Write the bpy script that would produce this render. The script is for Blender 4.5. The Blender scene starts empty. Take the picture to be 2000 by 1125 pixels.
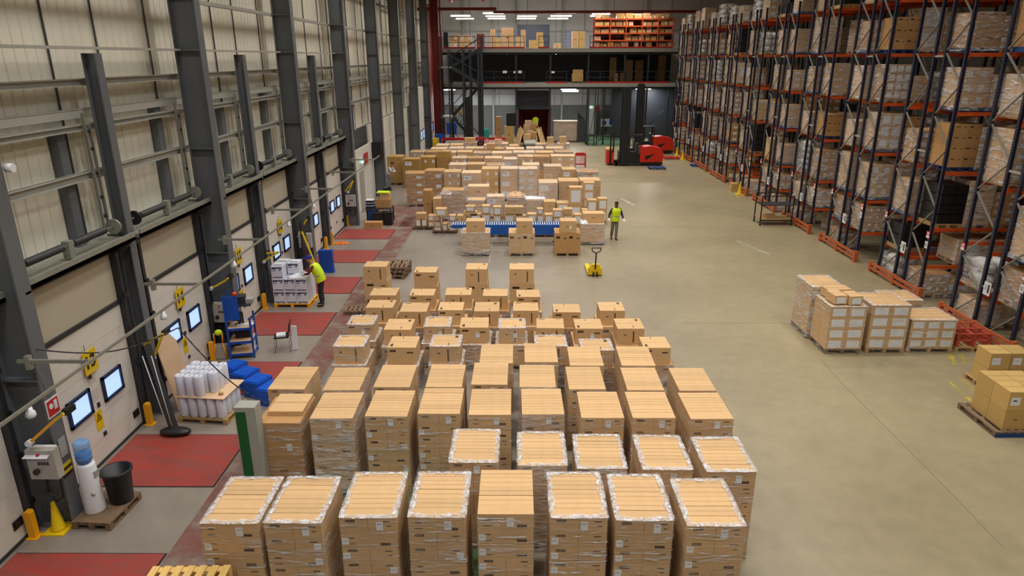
import bpy, bmesh, math, random
from mathutils import Matrix, Vector
R = random.Random(7)
PI = math.pi
scene = bpy.context.scene
C = scene.collection

# ---------------------------------------------------------------- camera survey
F, VPX, VPY, CX, CY, H = 1334.0, 1011.0, 112.0, 1000.0, 562.5, 8.0
_f = Vector((VPX - CX, -(VPY - CY), -F)).normalized()        # world +Y in camera axes
_x = _f.cross(Vector((0, 1, 0))).normalized()
_z = _x.cross(_f)
def ray(u, v):
    c = Vector((u - CX, -(v - CY), -F))
    return Vector((_x.dot(c), _f.dot(c), _z.dot(c)))
def G(u, v, z=0.0):
    """ground (or height z) point seen at a photo pixel"""
    d = ray(u, v); t = (z - H) / d.z
    return (d.x * t, d.y * t)
def WX(u, v, x):
    d = ray(u, v); t = x / d.x
    return (d.y * t, d.z * t + H)
def WY(u, v, y):
    d = ray(u, v); t = y / d.y
    return (d.x * t, d.z * t + H)

cam = bpy.data.cameras.new('camera'); cam.lens = 36.0 * F / 2000.0; cam.sensor_width = 36.0
cam.clip_end = 400
co = bpy.data.objects.new('camera', cam); C.objects.link(co)
m = Matrix(((_x.x, _x.y, _x.z, 0), (_f.x, _f.y, _f.z, 0), (_z.x, _z.y, _z.z, H), (0, 0, 0, 1)))
co.matrix_world = m
scene.camera = co

# ---------------------------------------------------------------- materials
def lin(c):
    o = []
    for v in c[:3]:
        v = v / 255.0
        o.append(v / 12.92 if v <= 0.04045 else ((v + 0.055) / 1.055) ** 2.4)
    return (o[0], o[1], o[2], 1.0)
def newmat(name):
    mt = bpy.data.materials.new(name); mt.use_nodes = True
    nt = mt.node_tree; b = nt.nodes['Principled BSDF']
    return mt, nt, b
def N(nt, kind, **kw):
    n = nt.nodes.new(kind)
    for k, v in kw.items():
        if k in n.inputs: n.inputs[k].default_value = v
        else: setattr(n, k, v)
    return n
def M(name, col, rough=0.5, metal=0.0, spec=0.5, var=0.0, scale=3.0, rand=0.0, stretch=None, bump=0.0, col2=None, emit=None, estr=1.0):
    mt, nt, b = newmat(name)
    b.inputs['Roughness'].default_value = rough
    b.inputs['Metallic'].default_value = metal
    b.inputs['Specular IOR Level'].default_value = spec
    L = nt.links
    base = lin(col)
    b.inputs['Base Color'].default_value = base
    out = None
    if var or bump or col2:
        tc = N(nt, 'ShaderNodeTexCoord'); mp = N(nt, 'ShaderNodeMapping')
        L.new(tc.outputs['Object'], mp.inputs['Vector'])
        if stretch: mp.inputs['Scale'].default_value = stretch
        no = N(nt, 'ShaderNodeTexNoise', Scale=scale, Detail=5.0, Roughness=0.6)
        L.new(mp.outputs['Vector'], no.inputs['Vector'])
        mx = N(nt, 'ShaderNodeMix', data_type='RGBA')
        a = lin(col2) if col2 else tuple(max(0, base[i] * (1 - var)) for i in range(3)) + (1,)
        c2 = base if col2 else tuple(min(1, base[i] * (1 + var)) for i in range(3)) + (1,)
        mx.inputs[6].default_value = a; mx.inputs[7].default_value = c2
        rp = N(nt, 'ShaderNodeMapRange'); rp.inputs[1].default_value = 0.3; rp.inputs[2].default_value = 0.7
        L.new(no.outputs['Fac'], rp.inputs[0]); L.new(rp.outputs[0], mx.inputs[0])
        out = mx.outputs[2]
        if bump:
            bp = N(nt, 'ShaderNodeBump', Strength=bump, Distance=0.02)
            L.new(no.outputs['Fac'], bp.inputs['Height']); L.new(bp.outputs['Normal'], b.inputs['Normal'])
    if rand:
        oi = N(nt, 'ShaderNodeObjectInfo')
        hs = N(nt, 'ShaderNodeHueSaturation')
        mr = N(nt, 'ShaderNodeMapRange'); mr.inputs[3].default_value = 1 - rand; mr.inputs[4].default_value = 1 + rand
        L.new(oi.outputs['Random'], mr.inputs[0]); L.new(mr.outputs[0], hs.inputs['Value'])
        if out: L.new(out, hs.inputs['Color'])
        else: hs.inputs['Color'].default_value = base
        out = hs.outputs['Color']
    if out: L.new(out, b.inputs['Base Color'])
    if emit:
        b.inputs['Emission Color'].default_value = lin(emit); b.inputs['Emission Strength'].default_value = estr
    return mt

def film_mat(name, lo, hi, scale=9.0, stretch=(1, 1, 4), edge=(0.45, 0.72), tint=(232, 232, 235), streak=4.0, smax=0.9):
    """clear stretch film: mostly transparent, with crinkled glossy streaks whose white also paints in glints"""
    mt, nt, b = newmat(name); L = nt.links
    outn = [n for n in nt.nodes if n.type == 'OUTPUT_MATERIAL'][0]
    nt.nodes.remove(b)
    tc = N(nt, 'ShaderNodeTexCoord'); mp = N(nt, 'ShaderNodeMapping'); mp.inputs['Scale'].default_value = stretch
    oi = N(nt, 'ShaderNodeObjectInfo'); ml = N(nt, 'ShaderNodeMath', operation='MULTIPLY'); ml.inputs[1].default_value = 37.0
    cb = N(nt, 'ShaderNodeCombineXYZ'); L.new(oi.outputs['Random'], ml.inputs[0])
    for i in range(3): L.new(ml.outputs[0], cb.inputs[i])
    L.new(cb.outputs[0], mp.inputs['Location'])
    L.new(tc.outputs['Object'], mp.inputs['Vector'])
    no = N(nt, 'ShaderNodeTexNoise', Scale=scale, Detail=4.0, Roughness=0.65, Distortion=0.6)
    L.new(mp.outputs['Vector'], no.inputs['Vector'])
    mr = N(nt, 'ShaderNodeMapRange', interpolation_type='SMOOTHSTEP')
    mr.inputs[1].default_value = edge[0]; mr.inputs[2].default_value = edge[1]
    mr.inputs[3].default_value = lo; mr.inputs[4].default_value = hi
    L.new(no.outputs['Fac'], mr.inputs[0])
    n2 = N(nt, 'ShaderNodeTexNoise', Scale=streak, Detail=3.0, Roughness=0.5, Distortion=1.2); m2 = N(nt, 'ShaderNodeMapping')
    m2.inputs['Scale'].default_value = (0.5*stretch[0], 0.5*stretch[1], 1.3*stretch[2]); m2.inputs['Rotation'].default_value = (0.12, 0.09, 0.0)
    L.new(cb.outputs[0], m2.inputs['Location']); L.new(tc.outputs['Object'], m2.inputs['Vector']); L.new(m2.outputs['Vector'], n2.inputs['Vector'])
    ms = N(nt, 'ShaderNodeMapRange', interpolation_type='SMOOTHSTEP'); ms.inputs[1].default_value = 0.60; ms.inputs[2].default_value = 0.67; ms.inputs[4].default_value = smax  # white film folds, their opaque white also imitating glints
    L.new(n2.outputs['Fac'], ms.inputs[0])
    mxx = N(nt, 'ShaderNodeMath', operation='MAXIMUM'); L.new(mr.outputs[0], mxx.inputs[0]); L.new(ms.outputs[0], mxx.inputs[1])
    bp = N(nt, 'ShaderNodeBump', Strength=1.0, Distance=0.09); L.new(no.outputs['Fac'], bp.inputs['Height'])
    tr = N(nt, 'ShaderNodeBsdfTransparent')
    pr = N(nt, 'ShaderNodeBsdfPrincipled'); pr.inputs['Base Color'].default_value = lin(tint)
    pr.inputs['Roughness'].default_value = 0.2; pr.inputs['Specular IOR Level'].default_value = 1.0
    L.new(bp.outputs['Normal'], pr.inputs['Normal'])
    mx = N(nt, 'ShaderNodeMixShader'); L.new(mxx.outputs[0], mx.inputs[0]); L.new(tr.outputs[0], mx.inputs[1]); L.new(pr.outputs[0], mx.inputs[2])
    L.new(mx.outputs[0], outn.inputs['Surface'])
    return mt

# ---------------------------------------------------------------- mesh building
class MB:
    def __init__(s): s.v = []; s.f = []; s.m = []; s.smooth = []
    def _add(s, vs, fs, mi, sm=False):
        o = len(s.v); s.v += [tuple(p) for p in vs]
        for f in fs:
            s.f.append(tuple(i + o for i in f)); s.m.append(mi); s.smooth.append(sm)
        return s
    def box(s, x0, x1, y0, y1, z0, z1, mi=0):
        return s._add([(x0,y0,z0),(x1,y0,z0),(x1,y1,z0),(x0,y1,z0),(x0,y0,z1),(x1,y0,z1),(x1,y1,z1),(x0,y1,z1)],
                      [(0,3,2,1),(4,5,6,7),(0,1,5,4),(1,2,6,5),(2,3,7,6),(3,0,4,7)], mi)
    def cb(s, cx, cy, cz, sx, sy, sz, mi=0, rz=0.0):
        if not rz: return s.box(cx-sx/2, cx+sx/2, cy-sy/2, cy+sy/2, cz-sz/2, cz+sz/2, mi)
        c, n = math.cos(rz), math.sin(rz); o = len(s.v)
        s.box(-sx/2, sx/2, -sy/2, sy/2, cz-sz/2, cz+sz/2, mi)
        for i in range(o, len(s.v)):
            x, y, z = s.v[i]; s.v[i] = (cx + x*c - y*n, cy + x*n + y*c, z)
        return s
    def quad(s, a, b, c, d, mi=0): return s._add([a, b, c, d], [(0,1,2,3)], mi)
    def poly(s, pts, mi=0): return s._add(pts, [tuple(range(len(pts)))], mi)
    def bar(s, p0, p1, w, h, mi=0, up=(0,0,1)):
        p0, p1 = Vector(p0), Vector(p1); d = (p1 - p0)
        if d.length < 1e-6: return s
        d.normalize(); u = Vector(up)
        if abs(d.dot(u)) > 0.98: u = Vector((0, 1, 0))
        a = d.cross(u).normalized(); b = a.cross(d).normalized()
        vs = []
        for p in (p0, p1):
            for sa, sb in ((-1,-1),(1,-1),(1,1),(-1,1)): vs.append(p + a*sa*w/2 + b*sb*h/2)
        return s._add(vs, [(0,3,2,1),(4,5,6,7),(0,1,5,4),(1,2,6,5),(2,3,7,6),(3,0,4,7)], mi)
    def cyl(s, p0, p1, r, mi=0, n=10, r2=None, caps=True, sm=True):
        p0, p1 = Vector(p0), Vector(p1); d = (p1 - p0).normalized(); r2 = r if r2 is None else r2
        u = Vector((0,0,1)) if abs(d.z) < 0.9 else Vector((1,0,0))
        a = d.cross(u).normalized(); b = d.cross(a).normalized()
        vs = []
        for p, rr in ((p0, r), (p1, r2)):
            for i in range(n):
                t = 2*PI*i/n; vs.append(p + a*math.cos(t)*rr + b*math.sin(t)*rr)
        fs = [(i, (i+1) % n, n + (i+1) % n, n + i) for i in range(n)]
        s._add(vs, fs, mi, sm)
        if caps:
            o = len(s.v) - 2*n
            s.f.append(tuple(o + i for i in reversed(range(n)))); s.m.append(mi); s.smooth.append(False)
            s.f.append(tuple(o + n + i for i in range(n))); s.m.append(mi); s.smooth.append(False)
        return s
    def tube(s, pts, r, mi=0, n=8):
        for a, b in zip(pts[:-1], pts[1:]): s.cyl(a, b, r, mi, n)
        return s
    def lathe(s, prof, mi=0, n=20, cx=0, cy=0, sx=1, sy=1, cap=True):
        vs = []; k = len(prof)
        for r, z in prof:
            for i in range(n):
                t = 2*PI*i/n; vs.append((cx + r*math.cos(t)*sx, cy + r*math.sin(t)*sy, z))
        fs = []
        for j in range(k-1):
            for i in range(n):
                fs.append((j*n+i, j*n+(i+1) % n, (j+1)*n+(i+1) % n, (j+1)*n+i))
        s._add(vs, fs, mi, True); o = len(s.v) - k*n
        if cap:
            s.f.append(tuple(o+i for i in reversed(range(n)))); s.m.append(mi); s.smooth.append(False)
            s.f.append(tuple(o+(k-1)*n+i for i in range(n))); s.m.append(mi); s.smooth.append(False)
        return s
    def prism(s, pts, axis, a, b, mi=0):
        """extrude a 2d polygon along an axis ('x': pts are (y,z); 'y': (x,z); 'z': (x,y))"""
        n = len(pts)
        def P(p, t): return {'x': (t, p[0], p[1]), 'y': (p[0], t, p[1]), 'z': (p[0], p[1], t)}[axis]
        vs = [P(p, a) for p in pts] + [P(p, b) for p in pts]
        fs = [(i, (i+1) % n, n+(i+1) % n, n+i) for i in range(n)] + [tuple(reversed(range(n))), tuple(n+i for i in range(n))]
        return s._add(vs, fs, mi)
    def sphere(s, c, r, mi=0, n=12, sx=1, sy=1, sz=1):
        prof = []
        for j in range(n//2 + 1):
            t = -PI/2 + PI*j/(n//2); prof.append((max(1e-4, r*math.cos(t)), r*math.sin(t)*sz))
        o = len(s.v); s.lathe(prof, mi, n, 0, 0, sx, sy)
        for i in range(o, len(s.v)):
            x, y, z = s.v[i]; s.v[i] = (x + c[0], y + c[1], z + c[2])
        return s
    def mesh(s, name, mats):
        me = bpy.data.meshes.new(name); me.from_pydata(s.v, [], s.f); 
        for mt in (mats if isinstance(mats, (list, tuple)) else [mats]): me.materials.append(mt)
        me.polygons.foreach_set('material_index', s.m)
        me.polygons.foreach_set('use_smooth', s.smooth)
        bm = bmesh.new(); bm.from_mesh(me); bmesh.ops.recalc_face_normals(bm, faces=bm.faces[:]); bm.to_mesh(me); bm.free()
        me.update(); return me
    def build(s, name, mats, parent=None, loc=None, rz=0.0):
        return put(name, s.mesh(name, mats), parent, loc, rz)

def put(name, me, parent=None, loc=None, rz=0.0):
    o = bpy.data.objects.new(name, me); C.objects.link(o)
    if parent: o.parent = parent
    if loc: o.location = loc
    if rz: o.rotation_euler = (0, 0, rz)
    return o
def tag(o, label=None, cat=None, group=None, kind=None):
    if label: o['label'] = label
    if cat: o['category'] = cat
    if group: o['group'] = group
    if kind: o['kind'] = kind
    return o
def thing(name, label, cat, loc=(0,0,0), rz=0.0, group=None):
    o = bpy.data.objects.new(name, None); C.objects.link(o)
    o.empty_display_size = 0.2
    o.location = loc; o.rotation_euler = (0, 0, rz)
    return tag(o, label, cat, group)
def struct(name, mb, mats, parent=None):
    o = mb.build(name, mats, parent)
    if not parent: o['kind'] = 'structure'
    return o
def copy_tree(o, parent=None):
    c = o.copy(); C.objects.link(c)
    if parent: c.parent = parent
    for ch in list(o.children): copy_tree(ch, c)
    return c
def text_mesh(body, size, mt, extr=0.004, bold=True):
    cu = bpy.data.curves.new('lettering', 'FONT'); cu.body = body; cu.size = size
    cu.align_x = 'CENTER'; cu.align_y = 'CENTER'; cu.extrude = extr; cu.resolution_u = 3
    if bold: cu.offset = size*0.02
    o = bpy.data.objects.new('lettering', cu); C.objects.link(o)
    dg = bpy.context.evaluated_depsgraph_get()
    me = bpy.data.meshes.new_from_object(o.evaluated_get(dg)); me.materials.clear(); me.materials.append(mt)
    bpy.data.objects.remove(o); bpy.data.curves.remove(cu)
    return me
ORD = ['first','second','third','fourth','fifth','sixth','seventh','eighth','ninth','tenth','eleventh','twelfth','thirteenth','fourteenth']

# ---------------------------------------------------------------- shared materials
m_card = M('cardboard', (204,167,121), 0.75, spec=0.25, var=0.05, scale=6, rand=0.08)
m_card2 = M('cardboard_dark', (182,140,92), 0.75, spec=0.25, var=0.06, scale=6, rand=0.14)
m_card3 = M('cardboard_pink', (216,182,146), 0.75, spec=0.25, var=0.05, scale=6, rand=0.12)
m_seam = M('box_seam', (120,86,48), 0.8)
m_tape = M('packing_tape', (196,158,108), 0.3, spec=0.6)
m_print = M('box_print', (74,54,34), 0.8)
m_paper = M('white_paper', (226,228,232), 0.6)
m_pink = M('pink_paper', (222,214,222), 0.6)
m_wood = M('pallet_wood', (176,142,94), 0.8, var=0.22, scale=4, stretch=(1,6,1), rand=0.15)
m_woodd = M('weathered_wood', (120,96,72), 0.85, var=0.25, scale=5, stretch=(1,5,1))
m_woody = M('fresh_pine_wood', (224,184,108), 0.7, var=0.12, scale=4, stretch=(6,1,1))
m_bluepal = M('blue_pallet_paint', (22,62,116), 0.7, var=0.2)
m_film = film_mat('stretch_film', 0.04, 0.5, scale=2.2, stretch=(0.8,0.8,6), edge=(0.5, 0.8), streak=3.2)
m_filmd = film_mat('stretch_film_heavy', 0.14, 0.72, scale=2.4, stretch=(0.9,0.9,4), edge=(0.42, 0.74), streak=3.6)
m_filmr = film_mat('stretch_film_glossy', 0.12, 0.85, scale=2.6, stretch=(0.9,0.9,3.4), edge=(0.44, 0.72), streak=3.4, smax=0.95)  # whiter streaks paint the film's shine on the rack loads
m_rim = film_mat('stretch_film_rim', 0.16, 0.85, scale=11.0, stretch=(1,1,1), edge=(0.36, 0.66), tint=(246,246,250), streak=14.0)  # folded film edge, whitened to stand in for its glints
m_white = M('white_plastic', (226,228,232), 0.4)
m_black = M('black_plastic', (24,24,26), 0.45)
m_dark = M('dark_steel', (44,46,50), 0.5)
m_grey = M('column_paint', (100,104,108), 0.38, var=0.05, scale=1.2)
m_greyl = M('grey_paint_light', (164,163,154), 0.5, var=0.06, scale=2)
m_galv = M('galvanised_steel', (150,150,140), 0.42, metal=0.35, var=0.12, scale=5)
m_yellow = M('yellow_paint', (226,190,10), 0.5)
m_orangey = M('safety_orange_yellow', (240,170,20), 0.5)
m_red = M('red_paint', (190,34,30), 0.5)
m_blue = M('blue_paint', (18,78,170), 0.45)
m_rackblue = M('rack_upright_blue', (26,34,66), 0.5, rand=0.1)
m_orange = M('rack_beam_orange', (214,88,36), 0.5, var=0.06, rand=0.08)
m_brace = M('zinc_brace', (146,142,132), 0.45, metal=0.3)
m_green = M('green_paint', (14,92,40), 0.5)
m_beige = M('door_panel_cream', (218,213,203), 0.55, var=0.03, scale=1.5)
m_hivis = M('high_visibility_yellow', (206,232,30), 0.7)
m_skin = M('skin', (176,120,92), 0.6)
m_hair = M('dark_hair', (26,22,20), 0.7)
# ================================================================= floor
def concrete():
    mt, nt, b = newmat('polished_concrete'); L = nt.links
    tc = N(nt, 'ShaderNodeTexCoord')
    n1 = N(nt, 'ShaderNodeTexNoise', Scale=0.16, Detail=6.0, Roughness=0.62); L.new(tc.outputs['Object'], n1.inputs['Vector'])
    n2 = N(nt, 'ShaderNodeTexNoise', Scale=2.4, Detail=6.0, Roughness=0.7); L.new(tc.outputs['Object'], n2.inputs['Vector'])
    sx = N(nt, 'ShaderNodeSeparateXYZ'); L.new(tc.outputs['Object'], sx.inputs[0])
    mr = N(nt, 'ShaderNodeMapRange', interpolation_type='SMOOTHSTEP'); mr.inputs[1].default_value = -4; mr.inputs[2].default_value = 9
    L.new(sx.outputs['X'], mr.inputs[0])
    mx = N(nt, 'ShaderNodeMix', data_type='RGBA'); mx.inputs[6].default_value = lin((144,134,123)); mx.inputs[7].default_value = lin((156,143,112))
    L.new(mr.outputs[0], mx.inputs[0])
    m2 = N(nt, 'ShaderNodeMix', data_type='RGBA', blend_type='MULTIPLY'); m2.inputs[0].default_value = 1.0
    r1 = N(nt, 'ShaderNodeMapRange'); r1.inputs[1].default_value = 0.25; r1.inputs[2].default_value = 0.75; r1.inputs[3].default_value = 0.76; r1.inputs[4].default_value = 1.16
    L.new(n1.outputs['Fac'], r1.inputs[0])
    r2 = N(nt, 'ShaderNodeMapRange'); r2.inputs[1].default_value = 0.3; r2.inputs[2].default_value = 0.7; r2.inputs[3].default_value = 0.9; r2.inputs[4].default_value = 1.07
    L.new(n2.outputs['Fac'], r2.inputs[0])
    mm = N(nt, 'ShaderNodeMath', operation='MULTIPLY'); L.new(r1.outputs[0], mm.inputs[0]); L.new(r2.outputs[0], mm.inputs[1])
    L.new(mx.outputs[2], m2.inputs[6]); L.new(mm.outputs[0], m2.inputs[7])
    L.new(m2.outputs[2], b.inputs['Base Color'])
    rr = N(nt, 'ShaderNodeMapRange'); rr.inputs[3].default_value = 0.27; rr.inputs[4].default_value = 0.46
    L.new(n1.outputs['Fac'], rr.inputs[0]); L.new(rr.outputs[0], b.inputs['Roughness'])
    b.inputs['Specular IOR Level'].default_value = 0.45
    return mt
m_conc = concrete()
XW = -9.15                                     # cladding plane of the dock wall
fl = MB(); fl.box(-9.6, 40, -6, 79, -0.3, 0, 0)
struct('floor', fl, m_conc)
def paint_mat(name, col, lo, hi, scale):
    mt, nt, b = newmat(name); L = nt.links
    outn = [n for n in nt.nodes if n.type == 'OUTPUT_MATERIAL'][0]
    tc = N(nt, 'ShaderNodeTexCoord'); no = N(nt, 'ShaderNodeTexNoise', Scale=scale, Detail=7.0, Roughness=0.7)
    L.new(tc.outputs['Object'], no.inputs['Vector'])
    mr = N(nt, 'ShaderNodeMapRange'); mr.inputs[1].default_value = 0.35; mr.inputs[2].default_value = 0.65; mr.inputs[3].default_value = lo; mr.inputs[4].default_value = hi
    L.new(no.outputs['Fac'], mr.inputs[0])
    b.inputs['Base Color'].default_value = lin(col); b.inputs['Roughness'].default_value = 0.45
    tr = N(nt, 'ShaderNodeBsdfTransparent'); mx = N(nt, 'ShaderNodeMixShader')
    L.new(mr.outputs[0], mx.inputs[0]); L.new(tr.outputs[0], mx.inputs[1]); L.new(b.outputs[0], mx.inputs[2]); L.new(mx.outputs[0], outn.inputs['Surface'])
    return mt
m_redworn = paint_mat('worn_red_floor_paint', (140,72,62), 0.0, 0.75, 1.1)
m_greenworn = paint_mat('worn_green_floor_paint', (70,120,84), 0.35, 0.9, 0.8)
m_yelworn = paint_mat('worn_yellow_line', (206,186,74), 0.1, 0.95, 2.2)
m_whiteworn = paint_mat('worn_white_line', (214,210,196), 0.0, 0.8, 2.2)
m_crack = M('floor_joint', (116,106,88), 0.8)
def floor_strip(name, mt, quads, z=0.004):
    b = MB()
    for q in quads: b.poly([(x, y, z) for x, y in q])
    return struct(name, b, mt)
rect = lambda x0, x1, y0, y1: [(x0,y0),(x1,y0),(x1,y1),(x0,y1)]
floor_strip('floor_marking_red', m_redworn, [rect(-5.95,-5.15,5,36), rect(-6.6,-3.6,33.3,36.6), rect(-8.6,-5.2,36.6,38.6)])
floor_strip('floor_marking_green', m_greenworn, [rect(-3.9,0.2,8.9,11.4), rect(6.6,11.0,66,75)])
floor_strip('floor_marking_yellow', m_yelworn, [[G(1850,690),G(1862,690),G(1868,715),G(1858,712)], [G(1872,690)]+[G(1880,690),G(1890,710),G(1882,710)],
    [G(1852,747),G(1856,745),G(1912,793),G(1906,795)], [G(1870,738),G(1876,736),G(1920,772),G(1915,775)], rect(14.2,20,21.55,21.62), rect(6.3,6.5,68,74)])
floor_strip('floor_marking_white', m_whiteworn, [[G(1210,388),G(1216,387),G(1240,400),G(1236,402)], rect(-1.2,-1.14,27,60), [G(1500,497),G(1505,497),G(1440,470),G(1437,471)]])
jb = MB()
for (p, q) in [((1605,705),(1650,755)), ((1650,755),(1735,840)), ((1735,840),(1830,935)), ((1830,935),(1960,1070))]:
    a, b_ = G(*p), G(*q); jb.bar((a[0],a[1],0.001), (b_[0],b_[1],0.001), 0.012, 0.004)
for y in (20.2, 33.1, 46):
    jb.bar((5.2, y, 0.001), (13.5, y, 0.001), 0.008, 0.004)
jb.bar((-5.1, 5, 0.001), (-5.1, 60, 0.001), 0.02, 0.004)
struct('floor_joint', jb, m_crack)

# ================================================================= shell
mb = MB()                                      # profiled cladding sheet
p = 0.30; y = -4.0; prof = []
while y < 77:
    prof += [(y, 0.0), (y+0.24, 0.0), (y+0.255, 0.022), (y+0.285, 0.022)]; y += p
z0, z1 = 4.15, 14.0
vs = []; fs = []
for (yy, d) in prof: vs += [(XW+d, yy, z0), (XW+d, yy, z1)]
for i in range(len(prof)-1): fs.append((2*i, 2*i+2, 2*i+3, 2*i+1))
mb._add(vs, fs, 0)
mb.box(XW-0.3, XW-0.02, -5, 78, 0, 14)
m_clad = M('wall_cladding_cream', (232,227,210), 0.35, spec=0.5, var=0.05, scale=0.7, stretch=(1,1,0.35))
m_lowwall = M('lower_wall_grey', (70,72,72), 0.6, var=0.1)
struct('wall_left', mb, m_clad)
lw = MB(); lw.box(XW-0.01, XW+0.14, -4, 77, 0, 4.2); struct('wall_left_dado', lw, m_lowwall)
m_backl = M('back_wall_sheet', (196,198,200), 0.5, var=0.04, scale=0.5)
m_backd = M('back_wall_dado', (104,106,104), 0.6, var=0.06)
YB = 76.5
bw = MB(); bw.box(-9.6, 40, YB, YB+0.3, 3.1, 14.2, 0); bw.box(-9.6, 40, YB-0.02, YB+0.3, 0, 3.1, 1)
for x in range(-8, 40, 3): bw.box(x-0.02, x+0.02, YB-0.03, YB, 3.1, 14, 1)
struct('wall_back', bw, [m_backl, m_backd])
m_ceil = M('ceiling_sheet', (188,186,176), 0.7)
cl = MB(); cl.box(-9.6, 40, -6, 78, 14.0, 14.2); struct('ceiling', cl, m_ceil)
rw = MB(); rw.box(40, 40.3, -6, 78, 0, 14.2); struct('wall_right', rw, m_backl)
fw = MB(); fw.box(-9.6, 40, -6.3, -6, 0, 14.2); struct('wall_front', fw, m_backl)

# ---------------- steel columns of the dock wall
def column(y, big, z_top, ordlabel):
    t = thing('steel_column', ordlabel, 'column', (0, y, 0), 0, 'steel columns along the dock wall'); t['kind'] = 'structure'
    x1 = -7.98 if big else -8.42; w = 0.32 if big else 0.24
    xb = -8.64 if big else -8.7; b = MB(); b.box(xb+0.03, x1-0.03, 0.02, 0.06, 0, z_top); b.build('web', m_grey, t)
    b = MB(); b.box(x1-0.03, x1, 0.04-w/2, 0.04+w/2, 0, z_top); b.build('flange', m_grey, t)
    b = MB(); b.box(xb, xb+0.03, 0.04-w/2, 0.04+w/2, 0, z_top)
    b.box(xb, x1, 0.06, 0.04+w/2-0.01, 4.36, 4.4)
    if big:
        for zz in (5.75, 8.2, 9.45, 2.9): b.box(xb+0.03, x1-0.03, 0.04-w/2+0.01, 0.02, zz-0.02, zz+0.02)
    b.build('stiffener', m_grey, t)
    return t
BIGY = [10.35, 18.25, 25.85, 33.6, 41.3, 49.0, 56.7, 64.4, 71.5]
for i, y in enumerate(BIGY): column(y, True, 14.0, f'{ORD[i]} tall grey steel column along the dock wall from the front')
for i, y in enumerate([14.38, 22.1, 29.8]):
    column(y, False, 8.1, f'short grey steel post between docks {13+2*i} and {14+2*i}')

# ---------------- girts (horizontal rails)
def rail(name, label, mbb, mats):
    o = mbb.build(name, mats); tag(o, label, 'wall rail', kind='structure'); return o
spans = list(zip([-3]+BIGY[:-1], BIGY))
for zi, (z, x, hh, d, nm) in enumerate([(5.72,-8.86,0.16,0.16,'lowest'), (6.68,-8.86,0.12,0.16,'second'), (6.95,-8.92,0.18,0.06,'third'), (7.55,-8.86,0.14,0.16,'fourth'), (8.2,-8.6,0.05,0.30,'fifth'), (9.45,-8.74,0.10,0.16,'sixth'), (11.2,-8.9,0.14,0.1,'seventh')]):
    b = MB()
    for (a, c) in spans:
        if zi == 4 and a > 26: continue
        if x > -8.8:
            b.box(x-d/2, x+d/2, a+0.17, c-0.17, z-hh/2, z+hh/2)
        else:
            b.box(x-d/2, x+d/2, a, c, z-hh/2, z-hh/2+0.02); b.box(x-0.02, x+0.02, a, c, z-hh/2, z+hh/2); b.box(x-d/2, x+d/2, a, c, z+hh/2-0.02, z+hh/2)
    rail(f'trim_{zi+1}', f'{nm} horizontal steel rail up the dock wall', b, m_greyl if zi != 6 else m_grey)
b = MB()
for k in range(19):
    for yy in (8.2+3.87*k-2.0, 8.2+3.87*k-0.35):
        b.box(XW+0.03, XW+0.06, yy, yy+0.035, 4.3, 14)
rail('trim_8', 'dark vertical joint strips of the wall sheeting', b, m_lowwall)

b = MB()  # grey upright strips on the sheeting, set off from each post
for y in (14.38, 18.25, 22.1, 25.85, 29.8, 33.6):
    b.box(XW+0.02, XW+0.2, y-0.95, y-0.7, 4.3, 6.62 if y in (14.38, 22.1, 29.8) else 7.0)
rail('trim_9', 'short grey upright strips on the wall sheeting', b, m_grey)
b = MB(); b.box(XW+0.1, XW+0.2, 41.5, 57, 0.0, 4.2); b.box(XW+0.1, XW+0.22, 41.5, 57, 2.6, 2.66); struct('wall_left_panel', b, m_clad)
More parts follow.
